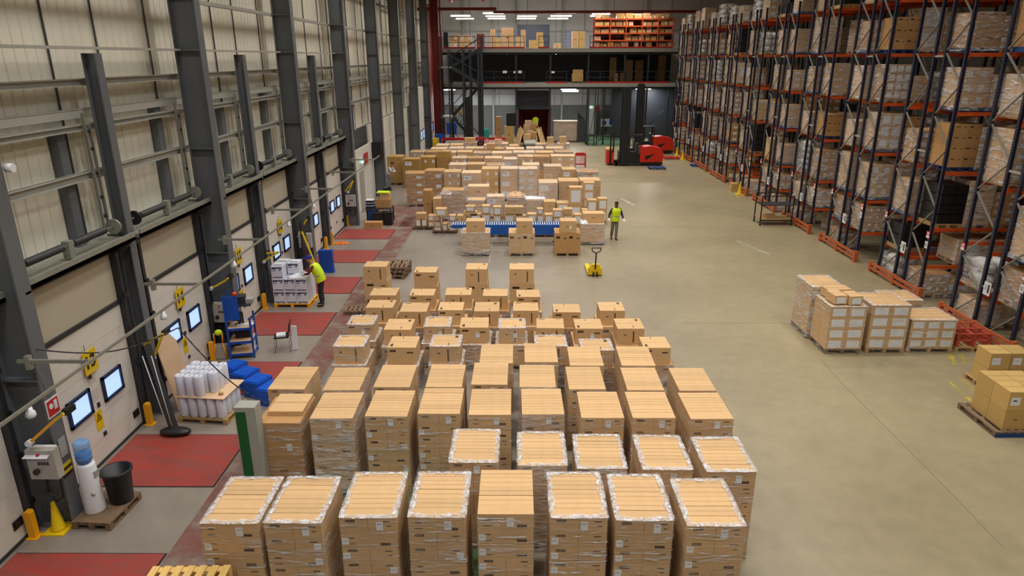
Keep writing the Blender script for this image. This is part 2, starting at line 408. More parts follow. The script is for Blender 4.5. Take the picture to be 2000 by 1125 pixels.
# ================================================================= loading docks
m_window = M('dock_window_daylight', (150,180,235), 0.2, emit=(168,196,250), estr=1.1)
m_winf = M('window_frame_navy', (20,40,76), 0.4)
m_lintel = M('door_lintel_cream', (202,194,172), 0.6, var=0.04, scale=1.0)
m_redplate = M('dock_plate_red', (166,56,46), 0.5, var=0.12, scale=1.6, stretch=(0.7,2.5,1), col2=(128,70,62))
m_beam = M('ledge_steel', (138,138,126), 0.5, var=0.1)
m_spring = M('door_spring', (58,58,58), 0.5)
m_rubber = M('rubber_bumper', (20,20,20), 0.7)
DC = [8.6 + 3.87*k for k in range(7)]          # dock centres: 12 .. 18
XD = -8.66
def dock(k):
    yc = DC[k]; no = 12 + k
    h0, h1 = yc-1.42, yc+1.42
    d = MB()
    d.box(XD-0.08, XD, h0, h1, 0.02, 3.0, 0)
    for z in (0.5, 1.0, 2.0, 2.5): d.box(XD-0.002, XD+0.003, h0, h1, z-0.006, z+0.006, 1)
    d.box(XD-0.06, XD+0.03, h0, h1, 2.96, 3.04, 2)
    d.box(XD-0.06, XD+0.025, h0, h1, 0.0, 0.06, 2)
    do = struct(f'door_{no}', d, [m_beige, m_lintel, m_dark])
    for (w0, w1) in ((-0.88,-0.16),(0.27,0.97)):
        b = MB(); a0, a1 = yc+w0, yc+w1
        for (p0, p1, q0, q1) in ((a0,a1,1.17,1.23),(a0,a1,1.66,1.72),(a0,a0+0.06,1.17,1.72),(a1-0.06,a1,1.17,1.72)):
            b.box(XD, XD+0.05, p0, p1, q0, q1)
        wf = b.build('window_frame', m_winf, do)
        b = MB(); b.box(XD+0.005, XD+0.02, a0+0.05, a1-0.05, 1.22, 1.67); b.build('window_pane', m_window, wf)
    # warning triangle, notice and hand grip on the panel
    if no in (13, 14, 15):
        y0 = yc-0.02
        b = MB(); b.box(XD, XD+0.006, y0-0.12, y0+0.12, 0.70, 1.12, 0); b.build('warning_sign', [m_yellow], do)
        b = MB()
        ti, to = [], []
        for a in (90, 210, 330):
            ti.append((y0+0.075*math.cos(math.radians(a)), 0.96+0.075*math.sin(math.radians(a)))); to.append((y0+0.11*math.cos(math.radians(a)), 0.96+0.11*math.sin(math.radians(a))))
        for i in range(3):
            j = (i+1) % 3; b.poly([(XD+0.01,)+to[i], (XD+0.01,)+to[j], (XD+0.01,)+ti[j], (XD+0.01,)+ti[i]])
        b.bar((XD+0.01,y0+0.01,1.01),(XD+0.01,y0-0.015,0.96),0.012,0.002); b.bar((XD+0.01,y0-0.015,0.965),(XD+0.01,y0+0.015,0.95),0.012,0.002); b.bar((XD+0.01,y0+0.015,0.955),(XD+0.01,y0-0.005,0.91),0.012,0.002)
        b.build('warning_triangle', m_black, do)
    b = MB(); b.box(XD, XD+0.006, yc-0.1, yc+0.14, 1.74, 1.96); b.box(XD, XD+0.006, yc-0.12, yc+0.14, 1.36, 1.62); 
    b.build('paper_notice', M(f'notice_paper', (206,200,190), 0.6) if k == 0 else bpy.data.materials['notice_paper'], do)
    b = MB(); b.box(XD, XD+0.02, yc+1.12, yc+1.34, 0.3, 0.46, 0); b.box(XD+0.02, XD+0.03, yc+1.15, yc+1.31, 0.33, 0.43, 0); b.build('hand_grip', m_black, do)
    b = MB(); b.box(XD, XD+0.03, yc+0.02, yc+0.1, 0.52, 0.6); b.box(XD, XD+0.03, yc+0.02, yc+0.08, 1.18, 1.28); b.build('latch', m_dark, do)
    # lintel, dark gap and steel ledge over the door
    b = MB(); b.box(XD-0.1, XD-0.03, h0-0.05, h1+0.05, 3.04, 4.08, 0); struct(f'wall_dock_lintel_{no}', b, m_lintel)
    b = MB(); b.box(XW+0.1, XD+0.02, h0-0.35, h1+0.45, 4.08, 4.26, 1); b.box(XW+0.1, -8.30, h0-0.35, h1+0.45, 4.26, 4.34, 0); b.box(-8.34, -8.30, h0-0.35, h1+0.45, 4.26, 4.44, 0)
    b.prism([(-8.9,4.26),(-8.3,4.26),(-8.9,3.7)], 'y', h1+0.30, h1+0.36, 2)
    b.prism([(-8.9,4.26),(-8.3,4.26),(-8.9,3.7)], 'y', h0-0.30, h0-0.24, 2)
    struct(f'trim_dock_ledge_{no}', b, [m_beam, m_dark, m_grey])
    # torsion shaft with springs
    t = thing('door_spring_shaft', f'door spring shaft on the ledge over dock door {no}', 'door spring', (-8.58, yc, 4.62), 0, 'spring shafts over the dock doors')
    b = MB(); b.cyl((0,-1.5,0),(0,1.75,0),0.018); b.build('shaft', m_galv, t)
    for (s0, s1) in ((-1.15,-0.1),(0.25,1.3)):
        b = MB()
        n = 26; o_ = len(b.v)
        b.lathe([(0.055+0.02*(i % 2), s0+(s1-s0)*i/(2*n)) for i in range(2*n+1)], 0, 10)
        b.v = [(x, z, -y) for (x, y, z) in b.v]
        b.build('coil_spring', m_spring, t)
    for yy in (-1.45, 1.6):
        b = MB(); b.cyl((0,yy,0),(0,yy+0.06,0),0.16,0,18); b.build('cable_drum', m_black if yy < 0 else m_galv, t)
    b = MB(); b.box(-0.08,0.06,0.0,0.16,-0.24,0.09); b.build('bracket', m_beam, t)
    # side tracks
    for s, yy in ((-1, h0-0.06), (1, h1+0.06)):
        t2 = thing('door_track', f'dark guide track on the {"near" if s < 0 else "far"} side of dock door {no}', 'door track', (XD+0.02, yy, 0), 0, 'guide tracks of the dock doors')
        b = MB(); b.box(-0.10,0.10,-0.05,0.05,0,4.1); b.build('track', m_dark, t2)
        b = MB()
        for z in (0.6, 1.5, 2.3, 3.1): MB().box(0.08,0.14,-0.07,0.07,z,z+0.1).build('hinge', m_black, t2)
    # high lift track above
    t3 = thing('lift_track', f'vertical lift track ladder above dock door {no}', 'door track', (-8.72, h1+0.12, 4.62), 0, 'lift tracks above the dock doors')
    b = MB(); b.box(-0.03,0.03,-0.03,0.0,0,2.35); b.box(-0.03,0.03,0.13,0.16,0,2.1); b.build('track', m_galv, t3)
    b = MB()
    for z in (0.2,0.6,1.1,1.6,1.95): MB().box(-0.05,0.02,0.0,0.14,z,z+0.06).build('rung', m_dark, t3)
    # dock leveller plate
    t4 = thing('dock_plate', f'red steel dock plate in the floor before door {no}', 'dock plate', (0, yc-0.05, 0), 0, 'red dock plates')
    b = MB(); b.box(-8.55,-6.0,-0.97,0.97,-0.1,0.012,0); b.build('deck', m_redplate, t4)
    b = MB(); b.box(-6.0,-5.97,-0.99,0.99,-0.1,0.008); b.box(-8.55,-6.0,0.97,0.99,-0.1,0.008); b.box(-8.55,-6.0,-0.99,-0.97,-0.1,0.008); b.build('edge_angle', m_black, t4)
for k in range(7):
    if k < 6 or True: dock(k)
# number signs hanging in front of doors 13..17
for no in (13, 14, 15, 16, 17):
    yc = DC[no-12]
    t = thing('dock_number_sign', f'yellow hanging sign with black number {no} on its dock door', 'sign', (XD+0.05, yc+0.02, 2.22), 0, 'yellow dock number signs')
    b = MB(); b.box(0,0.012,-0.21,0.21,-0.24,0.24); b.build('plate', m_yellow, t)
    tx = put('lettering', text_mesh(str(no), 0.36, m_black), t, (0.018, -0.02, 0.0)); tx.rotation_euler = (PI/2, 0, PI/2)
    b = MB(); b.cyl((0.006,-0.1,0.24),(0.006,-0.1,0.4),0.006); b.box(-0.01,0.02,-0.13,-0.07,-0.33,-0.24); b.build('hanger', m_black, t)
# far doors beyond the personnel door (only upper windows show)
for i, (yc) in enumerate((60.6, 68.0)):
    d = MB(); d.box(XD-0.08, -8.3, yc-1.6, yc+1.6, 0, 5.6, 0); d.box(-8.31,-8.29, yc-1.6, yc+1.6, 3.4, 3.44, 1)
    do = struct(f'door_{20+i}', d, [m_beige, m_lintel])
    for w0 in (-1.1, 0.3):
        b = MB(); b.box(-8.3,-8.26,yc+w0,yc+w0+0.8,1.2,2.1); wf = b.build('window_frame', m_winf, do)
        b = MB(); b.box(-8.26,-8.25,yc+w0+0.12,yc+w0+0.68,1.3,2.0); b.build('window_pane', m_window, wf)

# ---------------- overhead conduit rail in front of the doors, on swing arms
t = thing('overhead_rail', 'long grey rail carried on arms in front of the dock doors', 'rail', (-7.0, 10.4, 3.3))
b = MB(); b.box(-0.016,0.016,-8,24.5,-0.024,0.024); b.build('rail', m_galv, t)
for yy in (10.35, 14.38, 18.25, 22.1, 25.85, 29.8, 33.6):
    b = MB(); b.box(-1.2,0.0,yy-10.4-0.21,yy-10.4-0.17,-0.03,0.03); b.build('arm', m_galv, t); b = MB(); b.box(-1.06,-0.98,yy-10.4-0.23,yy-10.4-0.14,-0.14,0.1); b.build('clamp', m_galv, t)
cb = MB(); pts = []
for i in range(13):
    q = i/12; pts.append((-7.95+1.5*q, 10.3+1.7*q, 3.45-0.5*math.sin(PI*q)*0.5-0.3*q))
for i in range(1, 16):
    q = i/15; pts.append((-6.45+1.6*q, 12.0+0.1*q, 3.15-1.75*q-0.25*math.sin(PI*q)))
cb.tube(pts, 0.012, 0, 6); tag(cb.build('hanging_cable', m_dark), 'thin dark cable sagging from the overhead rail near dock 13', 'cable')
for i, (u, v, y) in enumerate([(58, 800, 9.9), (318, 610, 14.3), (455, 500, 18.3), (563, 432, 22.0), (612, 395, 25.6)]):
    yy, z = WX(u, v, -7.0)
    b = MB(); b.lathe([(0.035,0.10),(0.04,0.05),(0.06,0.03),(0.07,-0.03),(0.05,-0.06)]); o = b.build('rail_lamp', m_white, None, (-7.0, yy, 3.165))
    tag(o, f'small white lamp under the overhead rail, {ORD[i]} from the front', 'lamp', 'lamps under the overhead rail')
# ---------------- dock light arms, control boxes, bollards on the columns
for i, (y, dn, pa, pb, lamp) in enumerate(((9.95, 13, [(124,808),(108,820)], [(108,820),(60,863)], (58,865)), (14.2, 14, [(318,652),(281,673)], [(318,652),(301,697)], (299,700)), (17.95, 15, [(446,543),(438,549)], [(440,548),(415,562)], (413,563)),
    (21.9, 16, [(520,495),(545,492)], [(545,493),(518,508)], (516,511)), (25.6, 17, [(600,428),(598,432)], [(598,430),(583,457)], (579,460)), (33.2, 18, [(690,352),(674,374)], [(690,354),(682,372)], (680,375)))):
    P3 = lambda q: (lambda r: (r[0], y, r[1]))(WY(q[0], q[1], y))
    o_ = P3(pa[0]); loc = lambda q: tuple(P3(q)[k]-o_[k] for k in range(3))
    t = thing('dock_light', f'yellow jointed dock light arm on the post beside dock {dn}', 'dock light', o_, 0, 'yellow dock light arms')
    b = MB(); b.bar(loc(pa[0]), loc(pa[1]), 0.045, 0.045, 0); b.box(-0.05,0.05,0.03,0.25,-0.05,0.05,1); b.build('upper_arm', [m_yellow, m_black], t)
    b = MB(); b.bar(loc(pb[0]), loc(pb[1]), 0.05, 0.05, 0); b.build('lower_arm', [m_yellow if i else m_orangey], t)
    b = MB(); q = loc(lamp); b.cyl((q[0],-0.05,q[2]), (q[0],0.05,q[2]), 0.055, 0, 12); b.build('lamp_head', m_white, t)
for i, (u, v, y, dn) in enumerate([(95, 897, 10.15, 13), (436, 607, 18.05, 15), (598, 468, 25.6, 17), (686, 391, 33.4, 18)]):
    x, z = WY(u, v, y)
    t = thing('control_box', f'grey dock control box on the column beside dock {dn}', 'control box', (x, y-0.02, z), 0, 'dock control boxes')
    b = MB(); b.box(-0.24,0.24,-0.16,0,-0.28,0.28); b.build('housing', M('control_box_grey', (176,172,158), 0.5) if i == 0 else bpy.data.materials['control_box_grey'], t)
    b = MB(); b.cyl((-0.1,-0.16,-0.12),(-0.1,-0.21,-0.12),0.05,0,12); b.build('rotary_switch', m_black, t)
    b = MB(); b.cyl((-0.02,-0.16,0.2),(-0.02,-0.19,0.2),0.025,0,10); b.build('red_button', m_red, t)
    b = MB()
    for q in range(4): b.box(-0.06+0.05*q,-0.025+0.05*q,-0.165,-0.16,0.0,0.06)
    b.build('panel_print', m_dark, t)
    b = MB(); b.tube([(-0.05,-0.06,-0.28),(-0.08,-0.06,-0.6),(0.02,-0.06,-0.8),(0.16,-0.06,-0.7),(0.18,-0.06,-0.28)],0.018); b.build('cable', m_black, t)
    if i == 0:
        b = MB(); b.poly([(-0.27,-0.22,0.16),(0.16,-0.22,0.16),(0.22,0.0,0.30),(-0.16,0.0,0.30)]); b.build('paper_sheet', m_paper, t)
bol = [(68,1048,12,'near'),(294,828,13,'far'),(518,603,15,'near'),(638,486,17,'near'),(649,476,17,'far'),(679,441,18,'near')]
for i, (u, v, dn, s) in enumerate(bol):
    x, y = G(u, v); 
    b = MB(); b.box(-0.06,0.06,-0.06,0.06,0,0.5,0); b.box(-0.1,0.1,-0.1,0.1,0,0.015,0); b.prism([(-0.06,0.5),(0.06,0.5),(0.04,0.54),(-0.04,0.54)],'y',-0.06,0.06,0)
    o = b.build('bollard', m_orangey, None, (x, y, 0)); tag(o, ['short yellow bollard beside the traffic cone at the front','yellow bollard beside the roll pallet near dock 13','yellow bollard beside the white carton pallet','nearer yellow bollard at the dock 17 jamb','farther yellow bollard at the dock 17 jamb','yellow bollard under the control box at dock 18'][i], 'bollard', 'yellow bollards at the docks')
# floor cones / wedge
x, y = G(116, 1034)
b = MB(); b.lathe([(0.13,0.02),(0.11,0.06),(0.035,0.55),(0.03,0.58)],0,16); b.box(-0.19,0.19,-0.19,0.19,0,0.025); tag(b.build('traffic_cone', m_yellow, None, (x,y,0)), 'yellow floor cone standing beside the grey column at the front', 'cone')
for i, (u, v) in enumerate(((1322,305),(1333,312),(1444,380),)):
    x, y = G(u, v); b = MB(); b.lathe([(0.16,0.02),(0.14,0.06),(0.04,0.75),(0.03,0.8)],0,12); b.box(-0.24,0.24,-0.24,0.24,0,0.03)
    tag(b.build('traffic_cone', m_yellow, None, (x,y,0)), ['yellow cone beside the far red pallet, farther one','yellow cone beside the far red pallet, nearer one','yellow cone behind the loose carton by the racks'][i], 'cone')
# fire sign on first column, exit door block at dock 18/19
t = thing('fire_sign', 'red fire point sign on the front column beside dock 13', 'sign', (-7.97, 10.38, 2.35))
b = MB(); b.box(0,0.01,-0.16,0.16,-0.17,0.17,0); b.box(0.01,0.014,-0.14,0.14,-0.14,0.14,1); b.build('plate', [m_white, m_red], t)
b = MB(); b.cyl((0.014,-0.05,0.03),(0.018,-0.05,0.03),0.05,0,12); b.box(0.014,0.018,0.02,0.1,-0.06,0.1); b.build('symbol', m_white, t)
b = MB(); b.box(-7.97,-7.965,10.3,10.48,1.38,1.74); tag(b.build('paper_notice', m_greyl), 'framed notice sheet on the front column flange', 'notice')
b = MB()
for i in range(4): b.box(-7.978,-7.968,10.24,10.5,1.0+0.06*i,1.06+0.06*i, i % 2)
tag(b.build('hazard_tape', [m_black, m_yellow]), 'black and yellow hazard tape on the front column', 'tape')
# ================================================================= pallets, cartons, film
_cache = {}
def pallet_mesh(w, d, mat, key):
    k = ('pal', round(w, 2), round(d, 2), key)
    if k in _cache: return _cache[k]
    b = MB(); h = 0.144
    nb = 5 if w < 0.95 else 7
    bwid = w/(nb*1.55)
    for i in range(nb):
        x = -w/2 + bwid/2 + (w-bwid)*i/(nb-1); b.box(x-bwid/2, x+bwid/2, 0, d, h-0.022, h)
    for y in (0.0, d/2-0.05, d-0.1): b.box(-w/2, w/2, y, y+0.1, h-0.044, h-0.022)
    for x in (-w/2, -0.05, w/2-0.1):
        for y in (0.0, d/2-0.05, d-0.1): b.box(x, x+0.1, y, y+0.1, 0.022, h-0.044)
        b.box(x, x+0.1, 0, d, 0.0, 0.022)
    _cache[k] = b.mesh('pallet', mat); return _cache[k]
def carton_mesh(w, d, h, style, body):
    """carton with its origin at the bottom front centre"""
    k = ('car', round(w, 3), round(d, 3), round(h, 3), style, body.name)
    if k in _cache: return _cache[k]
    b = MB(); b.box(-w/2, w/2, 0, d, 0, h, 0); e = 0.0015
    def fr(x0, x1, z0, z1, m): b.quad((x0,-e,z0),(x1,-e,z0),(x1,-e,z1),(x0,-e,z1), m)
    def tp(x0, x1, y0, y1, m): b.quad((x0,y0,h+e),(x1,y0,h+e),(x1,y1,h+e),(x0,y1,h+e), m)
    if style == 'layer':
        fr(-w*0.40, -w*0.23, h*0.70, h*0.86, 1)
        for i in range(3): fr(-w*0.385+i*w*0.05, -w*0.385+i*w*0.05+w*0.035, h*0.75, h*0.81, 3)
        fr(w*0.27, w*0.40, h*0.70, h*0.77, 1); fr(w*0.33, w*0.40, h*0.40, h*0.46, 1)
        fr(-w*0.02, w*0.13, h*0.25, h*0.255, 1); fr(-w*0.003, w*0.003, h*0.1, h*0.9, 2)
    elif style == 'layer_back':
        fr(w*0.20, w*0.38, h*0.12, h*0.30, 1); fr(-w*0.38, -w*0.27, h*0.58, h*0.66, 1); fr(-w*0.40, -w*0.25, h*0.2, h*0.25, 1)
    elif style == 'big':
        tp(-w*0.42, -w*0.18, d*0.88, d*0.93, 1); tp(w*0.20, w*0.40, d*0.89, d*0.92, 2); tp(-w/2, w/2, d*0.495, d*0.505, 2)
        fr(w*0.20, w*0.26, h*0.1, h*0.85, 2); fr(-w*0.3, -w*0.22, h*0.62, h*0.7, 1)
    elif style == 'big2':
        tp(w*0.28, w*0.38, d*0.74, d*0.92, 1); tp(w*0.10, w*0.13, d*0.1, d*0.3, 1); tp(-w/2, w/2, d*0.495, d*0.505, 2)
        fr(w*0.08, w*0.13, h*0.1, h*0.82, 1); fr(-w*0.25, -w*0.15, h*0.55, h*0.63, 2)
    elif style == 'big3':
        tp(-w*0.42, -w*0.33, d*0.1, d*0.32, 1); tp(-w*0.1, -w*0.07, d*0.8, d*0.95, 1); tp(-w/2, w/2, d*0.495, d*0.505, 2)
        fr(-w*0.42, -w*0.2, h*0.74, h*0.86, 1); fr(w*0.18, w*0.4, h*0.66, h*0.74, 1)
    elif style == 'logo':
        fr(-w*0.38, -w*0.1, h*0.72, h*0.84, 1); fr(w*0.2, w*0.4, h*0.7, h*0.76, 1)
        for i in range(4): fr(-w*0.36+i*w*0.062, -w*0.36+i*w*0.062+w*0.045, h*0.75, h*0.81, 3)
    elif style == 'label':                                 # large white label on its end
        fr(-w*0.36, w*0.36, h*0.12, h*0.82, 4); tp(-w/2, w/2, d*0.49, d*0.51, 2)
    elif style == 'plate':
        fr(-w*0.40, w*0.02, h*0.28, h*0.72, 4); tp(-w/2, w/2, d*0.49, d*0.51, 2); fr(-w*0.3,-w*0.12,h*0.5,h*0.56,5)
    elif style == 'mid':
        fr(w*0.08, w*0.36, h*0.35, h*0.68, 4); tp(-w/2, w/2, d*0.49, d*0.51, 2)
    else:
        tp(-w/2, w/2, d*0.49, d*0.51, 2); tp(-w*0.12, -w*0.02, 0, d, 5) if False else None
        fr(-w*0.1, w*0.1, h*0.5, h*0.56, 2)
    _cache[k] = b.mesh('carton', [body, m_print, m_seam, m_card3, m_paper, m_bluepal]); return _cache[k]
def film_mesh(w, d, z0, z1, rim, flare, mats, var, rimw=0.09):
    k = ('film', round(w, 2), round(d, 2), round(z0, 2), round(z1, 2), rim, flare, mats[0].name, var)
    if k in _cache: return _cache[k]
    rr = random.Random(str(k)); b = MB()
    per = []                                               # rounded rectangle, origin at front centre
    rc = 0.04; x0, x1, y0, y1 = -w/2-0.016, w/2+0.016, -0.016, d+0.016
    def seg(ax, ay, bx, by, n):
        for i in range(n): per.append((ax+(bx-ax)*i/n, ay+(by-ay)*i/n))
    seg(x0+rc, y0, x1-rc, y0, 9); per.append((x1-rc*0.3, y0+rc*0.3)); seg(x1, y0+rc, x1, y1-rc, 10); per.append((x1-rc*0.3, y1-rc*0.3))
    seg(x1-rc, y1, x0+rc, y1, 6); per.append((x0+rc*0.3, y1-rc*0.3)); seg(x0, y1-rc, x0, y0+rc, 10); per.append((x0+rc*0.3, y0+rc*0.3))
    n = len(per); nz = max(5, int((z1-z0)/0.13)); vs = []
    cx, cy = 0, d/2
    def outw(p, a):
        vx, vy = p[0]-cx, p[1]-cy; l = math.hypot(vx, vy); return (p[0]+vx/l*a, p[1]+vy/l*a)
    for j in range(nz+1):
        t = j/nz; z = z0+(z1-z0)*t
        for p in per:
            a = rr.uniform(-0.002, 0.010)
            if flare and t < 0.16: a += 0.025*(1-t/0.16)
            q = outw(p, a); vs.append((q[0], q[1], z+(rr.uniform(-0.02, 0.02) if 0 < j < nz else 0)))
    fs = []; mi = []
    for j in range(nz):
        for i in range(n): fs.append((j*n+i, j*n+(i+1) % n, (j+1)*n+(i+1) % n, (j+1)*n+i))
    b._add(vs, fs, 0)
    if rim:
        top = [v for v in vs[nz*n:]]; r1 = []; r2 = []
        for v in top:
            a = rr.uniform(0.7, 1.1)*rimw
            def inn(f, zz):
                return (max(-w/2+0.001, min(w/2-0.001, v[0]*(1-f/(w/2)*1.0))) if True else 0, d/2+(v[1]-d/2)*(1-f/(d/2)), zz)
            r1.append(inn(a*0.45, z1+rr.uniform(0.012, 0.022))); r2.append(inn(a, z1+rr.uniform(0.003, 0.012)))
        allv = top + r1 + r2
        f2 = []
        for j in range(2):
            for i in range(n): f2.append((j*n+i, j*n+(i+1) % n, (j+1)*n+(i+1) % n, (j+1)*n+i))
        b._add(allv, f2, 1)
    _cache[k] = b.mesh('stretch_film', mats); return _cache[k]
_lab = MB(); _lab.box(-0.05, 0.05, -0.004, 0, 0, 0.14, 0); _lab.box(-0.035, 0.035, -0.005, -0.004, 0.1, 0.115, 1); lab_tall = _lab.mesh('label', [m_paper, m_greyl])
_lab = MB(); _lab.box(-0.05, 0.05, -0.004, 0, 0, 0.10, 0); _lab.box(-0.035, 0.03, -0.005, -0.004, 0.06, 0.07, 1); lab_sq = _lab.mesh('label', [m_paper, m_greyl])

def grid_load(name, label, cat, group, x, y, w, d, ztop, nx, ny, nl, style='layer', body=None, film=m_film, rim=False, flare=True, pal=None, labels=0, rz=0.0, z=0.0, var=0, only_outer=True, palw=None, seed=0, drop=()):
    """one pallet load: pallet, every carton of the stack, and its film; (x, y) is the middle of the front edge"""
    rr = random.Random(f'{x:.2f}{y:.2f}{z}{seed}')
    t = thing(name, label, cat, (x, y, z), rz, group)
    pw = palw or w; body = body or m_card
    pk = {None: (m_wood, 'w')}.get(pal, pal if isinstance(pal, tuple) else (m_wood, 'w'))
    put('pallet', pallet_mesh(pw, d, pk[0], pk[1]), t)
    z0 = 0.144; ch = (ztop - z0)/nl; cw = w/nx; cd = d/ny; g = 0.004
    for l in range(nl):
        for i in range(nx):
            for j in range(ny):
                if only_outer and 0 < i < nx-1 and 0 < j < ny-1 and l < nl-1: continue
                if (l, i, j) in drop: continue
                st = style if j == 0 else ('plain2' if style == 'layer' else style)
                if style == 'layer' and j == 0 and rr.random() < 0.3: st = 'layer_back'
                me = carton_mesh(cw-g, cd-g-0.002*rr.randint(0, 2), ch-0.003, st, body)
                o = put('carton', me, t, (-w/2+cw*(i+0.5), cd*j+g/2+(rr.uniform(-0.006, 0.006) if j else 0), z0+ch*l))
                if labels and j == 0:
                    if l == nl-1: put('label', lab_tall, o, (cw*rr.uniform(0.02, 0.24), -0.003, ch*0.16))
                    elif labels > 1 and rr.random() < 0.8: put('label', lab_sq, o, (-cw*0.42 if rr.random() < 0.75 else cw*0.40, -0.003, ch*0.2))
    if film:
        put('stretch_film', film_mesh(w, d, 0.05, ztop+0.004, rim, flare, [film, m_rim], var), t)
    return t
def loose_carton(x, y, z, w, d, h, style, label, group, body=None, rz=0.0, lab=None):
    me = carton_mesh(w, d, h, style, body or m_card)
    o = put('carton', me, None, (x, y, z), rz); tag(o, label, 'carton', group)
    if lab: put('label', lab_tall if lab == 1 else lab_sq, o, (w*0.12, -0.003, h*0.35))
    return o

# ================================================================= the block of loads in front: rows 1-4
GRP = 'shrink wrapped carton loads in the front block'
rows = [
 ('front row', 1.90, 1.10, 7, 5, True, 2, [(393,500,1022),(518,623,1021),(667,768,1011),(800,904,1010),(937,1038,1004),(1080,1183,1011),(1208,1312,1016),(1348,1452,1027)]),
 ('second row', 1.70, 1.05, 6, 5, True, 1, [(880,968,903),(1013,1106,909),(1130,1222,915),(1257,1352,917),(1380,1478,921)]),
 ('third row', 1.65, 1.05, 6, 5, False, 2, [(503,577,817),(606,687,817),(712,795,813),(817,896,808),(917,996,810),(1021,1101,809),(1136,1219,816),(1236,1320,816),(1351,1432,818)]),
 ('fourth row', 1.45, 1.10, 5, 5, False, 1, [(521,595,760),(629,702,762),(727,802,756),(830,902,756),(920,991,751),(1014,1087,756),(1109,1186,760),(1224,1299,762),(1325,1402,763)]),
]
WHERE = ['leftmost','second from left','third from left','fourth from left','fifth from left','sixth from left','seventh from left','eighth from left','ninth from left']
for (rn, zt, d, nl, ny, rim, labs, px) in rows:
    for i, (u0, u1, v) in enumerate(px):
        a = G(u0, v, zt); b_ = G(u1, v, zt); x = (a[0]+b_[0])/2; y = a[1]; w = min(0.86, b_[0]-a[0])
        w = 0.80 if rn != 'fourth row' else 0.77
        rm = rim and not (rn == 'front row' and i == 4)
        lab = f'film wrapped brown carton load, {rn} of the front block, {WHERE[i]}'
        if rn == 'third row' and i == 0:
            t = grid_load('wrapped_pallet_load', 'film wrapped tall carton load beside the green striped post', 'pallet load', GRP, x+0.02, y, w, d, zt-0.10, 1, 1, 2, 'plain', m_card2, m_film, False, True, None, 1)
            put('carton', carton_mesh(0.66, 0.72, 0.09, 'plain', m_card), t, (0.05, 0.28, zt-0.10)); continue
        grid_load('wrapped_pallet_load', lab, 'pallet load', GRP, x, y, w, d, zt, 1, ny, nl, 'layer', m_card, m_filmd if (i % 4 == 1 and rn != 'front row') else m_film, rm, True, None, labs, R.uniform(-0.012, 0.012), 0, i % 3)

# rows behind: single large cartons on wrapped lower loads
def stack(rn, idx, u0, u1, v, vb, z, h, rimtop, style, lower='wrap', lab=None):
    a = G(u0, v, z); b_ = G(u1, v, z); bk = G(u0, vb, z); x = (a[0]+b_[0])/2; y = a[1]; w = b_[0]-a[0]; d = max(0.58, min(0.8, bk[1]-a[1]))
    zl = z-h
    nm = f'{rn} of the front block, {WHERE[idx]}'
    lw_, ld = max(w+0.06, 0.84), 1.02
    if lower == 'wrap':
        grid_load('wrapped_pallet_load', f'low film wrapped carton load, {nm}', 'pallet load', 'low wrapped loads in the front block', x+R.uniform(-0.02, 0.02), y-0.14, lw_, ld, zl, 2 if idx % 2 else 1, 1 if idx % 3 else 2, 1 if zl < 0.8 else 2, 'logo', m_card2 if idx % 2 else m_card, m_filmd if idx % 2 else m_film, rimtop, True, None, 0, R.uniform(-0.015, 0.015), 0, idx % 3)
    else:
        t = thing('pallet', f'pallet under two cartons, {nm}', 'pallet', (x, y-0.03, 0), 0, 'pallets of the rear cartons'); put('pallet_deck', pallet_mesh(0.84, 0.9, m_wood, 'w'), t)
        loose_carton(x+0.01, y-0.02, 0.146, w+0.03, d+0.1, zl-0.148, 'logo', f'lower tall brown carton on a pallet, {nm}', 'lower cartons of the rear row', m_card, 0, None)
    o = loose_carton(x, y, zl+0.002, w, d, h, style, f'large carton on its load, {nm}', 'large cartons topping the front block', m_card, R.uniform(-0.02, 0.02), lab)
    if rimtop and (idx + len(rn)) % 2:
        put('stretch_film', film_mesh(w, d, 0.0, h+0.004, True, False, [m_film, m_rim], idx % 3), o)
S3 = ['big', 'big2', 'big3']
def rowspec(rn, z, h, lst, lower='wrap', rim=False, labs=()):
    for i, (u0, u1, v, vb) in enumerate(lst):
        stack(rn, i, u0, u1, v, vb, z, h, rim and i < 5, S3[(i*2+len(rn)) % 3], lower, 1 if i in labs else None)
rowspec('sixth row', 1.15, 0.46, [(650,710,677,655),(756,812,679,657),(839,898,677,654)], rim=True)
rowspec('seventh row', 1.15, 0.44, [(677,728,634,616),(749,802,644,623),(828,879,638,619),(898,954,640,620),(974,1026,641,622),(1048,1102,641,622),(1124,1178,642,623),(1206,1259,642,622)], rim=True, labs=(0,2,3,4,5,6))
rowspec('eighth row', 1.15, 0.44, [(714,767,601,586),(780,833,609,591),(855,904,606,590),(926,975,608,590),(1002,1052,607,591),(1081,1134,610,594),(1172,1221,607,590)], rim=False)
rowspec('ninth row', 1.15, 0.44, [(721,773,577,562),(799,847,577,564),(869,920,576,562),(943,991,578,564),(1009,1055,580,566)], rim=False)
rowspec('tenth row', 1.30, 0.50, [(709,754,521,510),(808,852,532,521),(909,951,526,514),(995,1043,526,514)], lower='pal')
for i, (u0, u1, v) in enumerate([(936,1002,709),(1024,1091,707),(1111,1182,714),(1213,1282,714)]):
    zt = 1.30; a = G(u0, v, zt); b_ = G(u1, v, zt)
    grid_load('wrapped_pallet_load', f'film wrapped brown carton load, fifth row of the front block, {["leftmost","second from left","third from left","rightmost"][i]}', 'pallet load', GRP, (a[0]+b_[0])/2, a[1], 0.78, 1.1, zt, 1, 5, 5, 'layer', m_card, m_film, False, True, None, 1, R.uniform(-0.01, 0.01), 0, i % 3)
